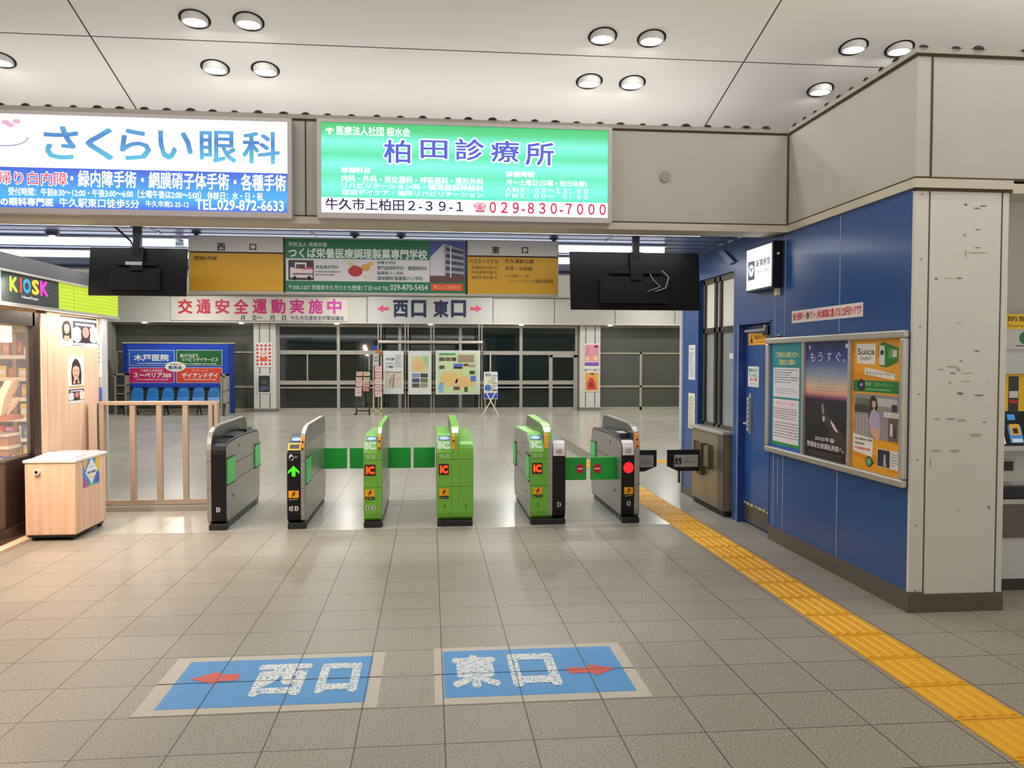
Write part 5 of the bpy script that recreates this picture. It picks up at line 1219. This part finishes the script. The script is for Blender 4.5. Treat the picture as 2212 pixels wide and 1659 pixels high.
# banner and exit lettering on the far band
b = MB(M((200, 192, 184), .55)); PF = Plane('Y', FARY-.02); q = PF.bpx(369, 643, 751, 693); b.pbox(PF, *q, 0, .012)
r = obj('wall_banner', b); tag(r, 'white traffic safety banner with red to magenta lettering on the far wall', 'banner')
b = LB(r, RED); PF2 = Plane('Y', FARY-.034)
for i, ch in enumerate('交通安全運動実施中'):
    t = i/8; col = (int(176+t*20), int(24+t*30), int(40+t*120)); a = 384+i*40.3
    b.tpx(PF2, ch, a, 646, a+31.5, 678, .002, M(col, .5), bold=.035)
b.tpx(PF2, '月', 519, 681, 529, 692, .002, INK, bold=.02); b.tpx(PF2, '日～', 546, 681, 566, 692, .002, INK, bold=.02); b.tpx(PF2, '月', 583, 681, 593, 692, .002, INK, bold=.02); b.tpx(PF2, '日', 609, 681, 618, 692, .002, INK, bold=.02); b.tpx(PF2, '牛久市交通安全対策協議会', 628, 682, 743, 692, .002, NAVY, bold=.015)
obj('lettering', b, r)
PF = Plane('Y', FARY-.012)
b = MB(M((186, 186, 184), .5)); b.pbox(PF, *PF.bpx(797, 642, 1064, 698), .0, .006); r = obj('exit_sign', b); tag(r, 'pale exit board with two pink arrows on the far wall', 'sign')
b = LB(r, NAVY)
for ch, a, c in (('西', 849, 882), ('口', 888, 921), ('東', 936, 969), ('口', 974, 1007)): b.tpx(PF, ch, a, 648, c, 686, .008, NAVY, bold=.045)
obj('lettering', b, r)
AR = M((206, 70, 110), .5)
for d, a, c in ((-1, 814, 840), (1, 1016, 1042)):
    b = MB(AR); y = 667
    P_ = lambda x, yy: PF.px(x, yy)
    tip, tail = (a, c) if d < 0 else (c, a)
    b.poly(PF, [P_(tip, y), P_(tip-d*14, y-8), P_(tip-d*14, y-3.5), P_(tail, y-3.5), P_(tail, y+3.5), P_(tip-d*14, y+3.5), P_(tip-d*14, y+8)], .008); obj('arrow', b, r)
# little downlights under the far band
b = MB(M((255, 250, 240), .4, emit=6)); b.cyl((0, 0, 0), (0, 0, -.03), .07, 14); d0 = None
for i, px in enumerate((309, 519, 726, 930, 1127, 1320)):
    u = Plane('Y', FARY-.25).px(px, 697)[0]
    if d0 is None: d0 = obj('spot_downlight', b, org=(0, 0, 0)); o = d0
    else: o = copy_tree(d0)
    o.location = (u, FARY-.12, 2.86); tag(o, ('%s of the six tiny downlights under the far band, counted from the left' % ('first', 'second', 'third', 'fourth', 'fifth', 'sixth')[i]), 'ceiling light', 'tiny downlights under the far band')
b = MB(M((200, 198, 192), .5)); b.box(-10.4, FARY-.26, 2.86, 10.5, FARY+.02, 2.89); struct('trim_7', b)

# advertising board with seats
AY = 26.3
r = empty('advert_board', (-7.9, AY+.05, 0), 'large blue advertising board behind the row of blue seats', 'sign')
PA = Plane('Y', AY); BL = M((24, 62, 176), .4)
L_, B_, R_, T_ = PA.bpx(272, 742, 495, 838)
b = MB(BL); b.pbox(PA, L_, B_, R_, T_, -.08, 0); obj('panel', b, r, bevel=.03)
b = MB(M((16, 44, 130), .4)); b.box(R_, AY, 0, R_+.14, AY+.12, T_+.02); obj('leg', b, r); b = MB(M((16, 44, 130), .4)); b.box(L_-.1, AY, 0, L_, AY+.12, T_); obj('leg', b, r)
b = MB(M((196, 190, 150), .4)); b.box(L_-.1, AY-.01, T_, R_+.16, AY+.1, T_+.03); obj('cap', b, r)
PA2 = Plane('Y', AY-.004)
def cell(x0, y0, x1, y1, c):
    b = MB(M((196, 200, 214), .5)); b.rect(PA2, *PA2.bpx(x0-1.2, y0-1.2, x1+1.2, y1+1.2), .0); b.rect(PA2, *PA2.bpx(x0, y0, x1, y1), .004, M(c, .45)); obj('advert_panel', b, r)
cell(280, 757, 376, 789, (28, 84, 180)); cell(382, 757, 479, 789, (20, 92, 40)); cell(280, 795, 376, 826, (184, 24, 96)); cell(382, 795, 479, 826, (206, 62, 44))
b = LB(r, LGR); PW2 = WHITE
b.tpx(PA2, '木戸医院', 289, 765, 365, 780, .006, WHITE, bold=.03); b.tpx(PA2, 'あけひばり', 389, 764, 428, 772, .006, WHITE, bold=.02); b.tpx(PA2, 'リハビリデイサービス', 393, 772, 471, 781, .006, WHITE, bold=.02)
b.tpx(PA2, 'スーペリア360', 288, 805, 370, 816, .006, WHITE, bold=.03); b.tpx(PA2, 'デイアンドデイ', 393, 805, 471, 817, .006, WHITE, bold=.03); b.tpx(PA2, '介護老人保健施設', 304, 798, 352, 803, .006, WHITE); b.tpx(PA2, 'デイサービス', 413, 798, 449, 803, .006, WHITE)
for x0, y0 in ((296, 783), (398, 784), (294, 818), (398, 818)): b.scribble(PA2, *PA2.bpx(x0, y0, x0+70, y0+4), 1, .006, WHITE, 4)
obj('lettering', b, r)
b = MB(M((226, 226, 206), .5)); c_ = PA2.px(379, 792); b.ell(PA2, c_[0], c_[1], .31, .155, .008, n=30)
for x, c in ((370, (90, 60, 40)), (377, (40, 40, 110)), (383, (150, 60, 140)), (390, (214, 90, 60))): b.ell(PA2, *PA2.px(x, 787), .03, .022, .01, M(c, .5), 10)
b.tpx(PA2, '敬英会', 364, 790, 394, 798, .01, M((40, 66, 130), .5), bold=.03); obj('emblem', b, r)
# seats: one bench with six shells
r = empty('seat_row', (-8.1, 25.75, 0), 'row of six moulded blue seats in front of the blue advertising board', 'bench')
SB = M((22, 104, 172), .35)
PSd = Plane('Y', 25.75)
for i in range(6):
    u = PSd.px(292+i*33.4, 860)[0]
    b = MB(SB)
    prof = [(25.5, .40, .165), (25.62, .375, .18), (25.86, .40, .18), (25.93, .50, .185), (25.97, .68, .165), (25.995, .77, .14), (26.0, .80, .10)]
    vs = []
    for y, z, w in prof: vs += [(u-w, y, z), (u+w, y, z), (u+w, y-.02, z+.025), (u-w, y-.02, z+.025)]
    fs = [(0, 3, 2, 1), tuple(len(vs)-4+q for q in (0, 1, 2, 3))]
    for q in range(len(prof)-1):
        for w in range(4): fs.append((q*4+w, q*4+(w+1) % 4, q*4+4+(w+1) % 4, q*4+4+w))
    b.add(vs, fs); obj('seat', b, r, bevel=.01)
b = MB(BLACK); u0, u1 = PSd.px(285, 870)[0], PSd.px(470, 870)[0]; b.box(u0, 25.7, .33, u1, 25.78, .375); b.box(u0+.1, 25.5, .0, u0+.16, 25.95, .04); obj('beam', b, r)
for x in (292, 359, 430): u = PSd.px(x, 870)[0]; b = MB(BLACK); b.tube([(u, 25.74, .34), (u-.02, 25.55, .0)], .02); obj('leg', b, r); b = MB(BLACK); b.tube([(u, 25.74, .34), (u+.02, 25.93, .0)], .02); obj('leg', b, r)
# small racks at left and beside the board
PM = Plane('Y', 25.9)
def rack(name, label, x0, y0, x1, ybase, Y, frame, face_, cat='rack', shelves=3):
    P_ = Plane('Y', Y); l, bt, rr_, tp = P_.bpx(x0, y0, x1, ybase); bt = 0
    r = empty(name, ((l+rr_)/2, Y, 0), label, cat); b = MB(frame)
    for x in (l, rr_-.05): b.box(x, Y, 0, x+.05, Y+.28, tp)
    b.box(l, Y, tp-.05, rr_, Y+.28, tp); obj('frame', b, r)
    b = MB(face_); b.box(l+.05, Y+.08, tp*.3, rr_-.05, Y+.2, tp*.93); obj('panel', b, r)
    for k in range(shelves): b = MB(frame); z = tp*(.3+.6*k/shelves); b.box(l, Y-.01, z, rr_, Y+.25, z+.03); obj('shelf_board', b, r)
    return r
rack('leaflet_rack', 'small dark leaflet rack left of the blue seats', 247, 807, 273, 890, 25.9, M((150, 142, 122), .4, .3), M((50, 50, 62), .5))
r = rack('leaflet_rack', 'narrow pale leaflet rack at the right end of the blue seats', 476, 808, 491, 893, 25.2, M((150, 148, 138), .5), M((206, 204, 196), .5), shelves=2)

# posters on the two pillars
def fposter(label, box, paint, base=PAPER, frame=None):
    P_ = Plane('Y', FARY-.026); q = P_.bpx(*box); b = MB(base); b.pbox(P_, *q, 0, .012); S = Sub(P_, *q, .012)
    if frame: w = .05; b.m = frame; b.rect(S, 0, 0, 1, .06, .004); b.rect(S, 0, .94, 1, 1, .004); b.rect(S, 0, 0, .1, 1, .004); b.rect(S, .9, 0, 1, 1, .004)
    paint(b, S); tag(obj('poster', b), label, 'poster')
def pd(b, S):
    for i in range(4):
        for j in range(6):
            cx, cy = .14+.24*i, .12+.152*j; b.poly(S, [(cx-.09, cy), (cx, cy-.06), (cx+.09, cy), (cx, cy+.06)], .004, M((206, 34, 50), .5))
    b.ell(S, .48, .52, .22, .11, .008, M((232, 206, 196), .5), 16); b.rect(S, .28, .24, .72, .38, .008, M((226, 92, 44), .5)); b.ell(S, .4, .54, .04, .02, .01, INK, 8); b.ell(S, .56, .54, .04, .02, .01, INK, 8)
fposter('red diamond pattern poster on the left white pillar', (551, 740, 588, 793), pd)
fposter('dark framed photo poster low on the left white pillar', (555, 808, 587, 850), lambda b, S: (b.rect(S, .12, .08, .88, .92, .005, M((40, 48, 46), .4)), b.poly(S, [(.2, .3), (.5, .4), (.8, .34), (.8, .2), (.2, .15)], .007, M((90, 90, 130), .5)), b.ell(S, .5, .6, .22, .12, .007, M((80, 92, 84), .5), 14)), M((206, 206, 204), .5))
def pe(b, S):
    b.rect(S, .05, .30, .95, .95, .004, M((222, 150, 166), .5)); b.rect(S, .05, .12, .95, .26, .005, M((130, 84, 176), .5)); b.ell(S, .24, .42, .12, .09, .006, M((240, 206, 120), .5), 12); b.ell(S, .74, .42, .14, .09, .006, M((240, 206, 130), .5), 12); b.ell(S, .78, .88, .14, .06, .006, M((170, 40, 90), .5), 12)
    for k in range(5): b.rect(S, .14+.02*k, .5+.08*k, .24+.02*k, .54+.08*k, .006, M((196, 90, 120), .5))
fposter('pink and purple poster on the right white pillar', (1261, 742, 1295, 797), pe)
def pf(b, S):
    b.rect(S, .06, .05, .94, .95, .004, M((222, 160, 70), .5)); b.ell(S, .52, .86, .12, .07, .006, HAIR, 12); b.ell(S, .5, .8, .09, .06, .007, M((230, 186, 150), .5), 12); b.poly(S, [(.2, .1), (.84, .12), (.7, .5), (.58, .72), (.36, .7), (.16, .4)], .006, M((206, 70, 50), .5)); b.poly(S, [(.3, .2), (.6, .25), (.55, .5), (.35, .45)], .008, M((150, 40, 40), .5))
fposter('orange poster of a person in red kimono on the right white pillar', (1262, 803, 1294, 846), pf)

# framed maps on steel posts
MY = 26.2
PMp = Plane('Y', MY)
r = empty('map_stand', (0.03, MY+.1, 0), 'steel post stand holding three framed maps in the far concourse', 'map stand')
for px in (820, 878.5, 934, 1038):
    u = PMp.px(px, 800)[0]; b = MB(M((180, 170, 158), .3, .6))
    for d in (-.045, .045): b.cyl((u+d, MY+.08, 0), (u+d, MY+.08, 2.82), .022, 10)
    obj('post', b, r)
zb1 = PMp.px(930, 739)[1]
b = MB(M((206, 196, 188), .25, .6)); b.cyl((PMp.px(818, 740)[0], MY+.03, zb1), (PMp.px(1043, 740)[0], MY+.03, zb1), .05, 16); obj('light_bar', b, r)
b = MB(M((110, 104, 96), .4, .4))
for px in (823, 878, 934, 1036):
    u = PMp.px(px, 800)[0]
    for py in (762, 848): z = PMp.px(px, py)[1]; b.box(u-.13, MY-.015, z-.03, u+.13, MY+.06, z+.03)
obj('clamp', b, r)
def fmap(label, box, paint):
    q = PMp.bpx(*box); b = MB(M((206, 208, 208), .4)); b.pbox(PMp, *q, .025, .05); S = Sub(PMp, *q, .051); paint(b, S); tag(obj('framed_map', b), label, 'map')
def m1(b, S):
    b.text(S, 'のりばご案内', .12, .78, .55, .84, .003, NAVY, bold=.03); b.scribble(S, .6, .62, .92, .92, 8, .003, M((140, 150, 160), .5), 4); b.text(S, 'バス案内', .12, .60, .5, .66, .003, NAVY, bold=.03); b.scribble(S, .12, .68, .55, .74, 2, .003, M((130, 150, 190), .5), 6); b.rect(S, .1, .50, .9, .515, .003, M((80, 76, 74), .5))
    b.rect(S, .1, .15, .9, .49, .003, M((200, 186, 172), .5)); b.poly(S, [(.42, .16), (.5, .47), (.56, .47), (.52, .16)], .005, M((110, 130, 130), .5)); b.poly(S, [(.34, .16), (.3, .3), (.46, .47), (.4, .3)], .005, M((150, 130, 110), .5)); b.poly(S, [(.6, .3), (.85, .36), (.85, .4), (.6, .36)], .005, M((210, 150, 150), .5))
fmap('left white framed map with a bus guide in the far concourse', (828, 758, 872, 851), m1)
def m2(b, S):
    b.rect(S, .14, .52, .86, .88, .003, M((200, 190, 140), .5)); b.poly(S, [(.6, .88), (.86, .88), (.86, .6), (.7, .7)], .004, M((150, 190, 130), .5)); b.ell(S, .45, .66, .22, .1, .005, M((216, 170, 120), .5), 16)
    for j in range(3):
        for i in range(2): b.rect(S, .16+.36*i, .16+.115*j, .48+.36*i, .255+.115*j, .003, M([(70, 84, 70), (150, 130, 120), (60, 74, 110), (90, 110, 70), (120, 136, 170), (54, 60, 70)][i+2*j], .5))
fmap('middle framed map with six small photographs below it', (882, 758, 932, 852), m2)
def m3(b, S):
    b.rect(S, .05, .03, .93, .94, .003, M((186, 206, 160), .5)); b.rect(S, .08, .89, .45, .94, .004, M((70, 160, 90), .5)); b.ell(S, .3, .35, .2, .17, .005, M((214, 180, 120), .5), 20); b.ell(S, .66, .28, .22, .13, .005, M((214, 176, 120), .5), 20); b.ell(S, .45, .42, .2, .12, .0045, M((200, 196, 140), .5), 20); b.ell(S, .12, .16, .06, .12, .005, M((120, 170, 210), .5), 14)
    for x0, y0, x1, y1, c in ((.08, .76, .2, .84, (70, 76, 80)), (.22, .76, .34, .84, (110, 80, 70)), (.36, .76, .46, .84, (50, 56, 60)), (.5, .73, .86, .9, (150, 130, 110)), (.08, .58, .2, .66, (80, 84, 50)), (.4, .6, .6, .7, (80, 96, 190)), (.4, .58, .6, .62, (130, 90, 60)), (.62, .64, .74, .7, (110, 60, 50)), (.76, .62, .88, .68, (150, 140, 150)), (.76, .46, .88, .54, (50, 70, 40)), (.78, .30, .9, .42, (80, 100, 200)), (.4, .1, .54, .18, (120, 56, 40)), (.64, .06, .72, .17, (60, 80, 40))): b.rect(S, x0, y0, x1, y1, .006, M(c, .5))
fmap('large right framed green map with scattered photographs', (941, 757, 1037, 852), m3)
# leaflet racks in front of the glass
def pocket_rack(label, x0, x1, ytop, cells, Y, legs):
    P_ = Plane('Y', Y); l, _, rr_, tp = P_.bpx(x0, ytop, x1, 885)
    r = empty('leaflet_rack', ((l+rr_)/2, Y, 0), label, 'rack'); b = MB(legs)
    for x in (l, rr_-.04): b.box(x, Y+.05, 0, x+.04, Y+.09, tp)
    b.box(l-.03, Y-.1, 0, l+.03, Y+.22, .05); b.box(rr_-.05, Y-.1, 0, rr_, Y+.22, .05); b.box(l, Y+.05, .1, rr_, Y+.09, .14); obj('frame', b, r)
    for i, (cx0, cy0, cx1, cy1, c) in enumerate(cells):
        q = P_.bpx(cx0, cy0, cx1, cy1); b = MB(M(c, .5)); b.pbox(P_, *q, -.05, .0); b.scribble(Sub(P_, *q, .002), .15, .3, .85, .8, 2, .002, M(tuple(int(v*.72) for v in c), .5), i); obj('leaflet', b, r)
PKL = (226, 184, 186); CRM = (206, 198, 166)
pocket_rack('low leaflet rack with pink leaflets in the far concourse, left of the tall rack', 768, 799, 800, [(770, 803, 783, 812, PKL), (785, 803, 799, 812, CRM), (769, 815, 782, 824, (222, 190, 170)), (785, 815, 799, 824, CRM), (769, 826, 782, 835, PKL), (784, 826, 798, 835, (216, 160, 160)), (767, 838, 781, 856, (224, 190, 200)), (784, 836, 797, 845, (206, 140, 140))], 25.4, M((60, 58, 56), .5))
pocket_rack('tall leaflet rack stacked with pink leaflets, left of the framed maps', 805, 825, 768, [(810, 791+k*13.5, 825, 803+k*13.5, PKL if k % 2 else (232, 196, 204)) for k in range(5)]+[(806, 764, 818, 790, (190, 186, 190))], 25.2, M((196, 182, 140), .5))
b = MB(M((206, 120, 30), .5)); P_ = Plane('Y', 25.3); q = P_.bpx(812, 756, 820, 766); b.pbox(P_, *q, -.1, 0); b.m = M((50, 70, 150), .5); q = P_.bpx(803, 746, 815, 757); b.pbox(P_, *q, -.08, 0)
tag(obj('collection_box', b), 'small orange and blue box on top of the tall leaflet rack', 'box')
# folding sign with crossed legs
YF = 25.6; P_ = Plane('Y', YF); l, bt, rr_, tp = P_.bpx(1045, 803, 1075, 862)
r = empty('folding_sign', ((l+rr_)/2, YF, 0), 'white and blue folding sign on crossed legs right of the maps', 'sign')
b = MB(PAPER); b.pbox(P_, l, bt, rr_, tp, -.02, 0); S = Sub(P_, l, bt, rr_, tp, .001); b.rect(S, .02, .02, .98, .22, .002, M((50, 80, 200), .5)); b.ell(S, .3, .4, .24, .13, .003, M((70, 110, 190), .5), 16); b.rect(S, .1, .84, .5, .94, .003, M((150, 150, 170), .5)); b.rect(S, .3, .6, .5, .7, .003, M((226, 190, 90), .5)); b.scribble(S, .55, .35, .95, .9, 6, .003, M((150, 150, 150), .5), 3); b.rect(S, .02, .27, .98, .30, .004, M((226, 226, 224), .5)); b.rect(S, .6, .3, .95, .34, .004, INK); obj('panel', b, r)
for p, q in (((l+.05, YF-.1, bt+.25), (rr_-.02, YF-.45, 0)), ((rr_-.05, YF-.1, bt+.25), (l-.06, YF-.45, 0)), ((l+.02, YF+.05, bt+.2), (l+.1, YF+.35, 0)), ((rr_-.02, YF+.05, bt+.2), (rr_-.1, YF+.35, 0))):
    b = MB(M((206, 200, 180), .4)); b.cyl(p, q, .018, 8); obj('leg', b, r)
b = MB(M((206, 200, 196), .4)); b.box((l+rr_)/2-.012, YF+.02, tp-.1, (l+rr_)/2+.012, YF+.04, 1.95); obj('pole', b, r)
# bollard-like bin and stacked things behind the glass are only hinted: a blue bin and a pale crate outside
b = MB(M((20, 70, 130), .4)); q = Plane('Y', 28.2).bpx(835, 856, 862, 886); b.box(q[0], 28.2, .005, q[2], 28.6, .55); tag(obj('rubbish_bin', b), 'dark blue bin outside the glass behind the left framed map', 'bin')
b = MB(M((150, 150, 130), .6)); q = Plane('Y', 28.4).bpx(668, 872, 684, 886); b.box(q[0], 28.4, .005, q[2], 28.7, .25); b.box(q[0], 28.4, .3, q[2], 28.7, .34); tag(obj('crate', b), 'small pale crate outside the left glass pane', 'crate')

# ------------------------------------------------------------------ concourse lamps, added to brighten the far hall
k = 0
for Y in (14.5, 18.5, 22.5, 25.3):
    for X in (-7.5, -2.5, 2.5, 7.5):
        zc = 3.9+(Y-12)*.2368 if Y < 19.6 else 5.7-(Y-19.6)*.2571
        r = empty('concourse_fill_light', (X, Y, zc-.05), 'added round white downlight in the high ceiling of the far concourse, row %d' % (k//4+1), 'ceiling light', 'added downlights of the far concourse')
        b = MB(M((255, 250, 242), .4, emit=8)); b.cyl((X, Y, zc-.06), (X, Y, zc-.04), .11, 16); obj('lens', b, r)
        b = MB(ALU); b.ring((X, Y, zc-.06), .11, .13, 0, .1, 16); obj('collar', b, r)
        lamp('bulb', 'AREA', (X, Y, zc-.08), 70, (1, .985, .94), .22, parent=r); k += 1
# unseen front hall lamps, added in the same ceiling to brighten floor and pillar
n = 0
for Y in (3.9, 4.58):
    for X in (-4.46, -4.0, -2.04, -1.58, 1.58, 2.04, 4.0, 4.46, 7.6, 8.06):
        o = copy_tree(dl0); o.location = (X, Y, ceil_z(Y)); o['label'] = 'added round downlight of the front hall in the ceiling rows above the picture edge'
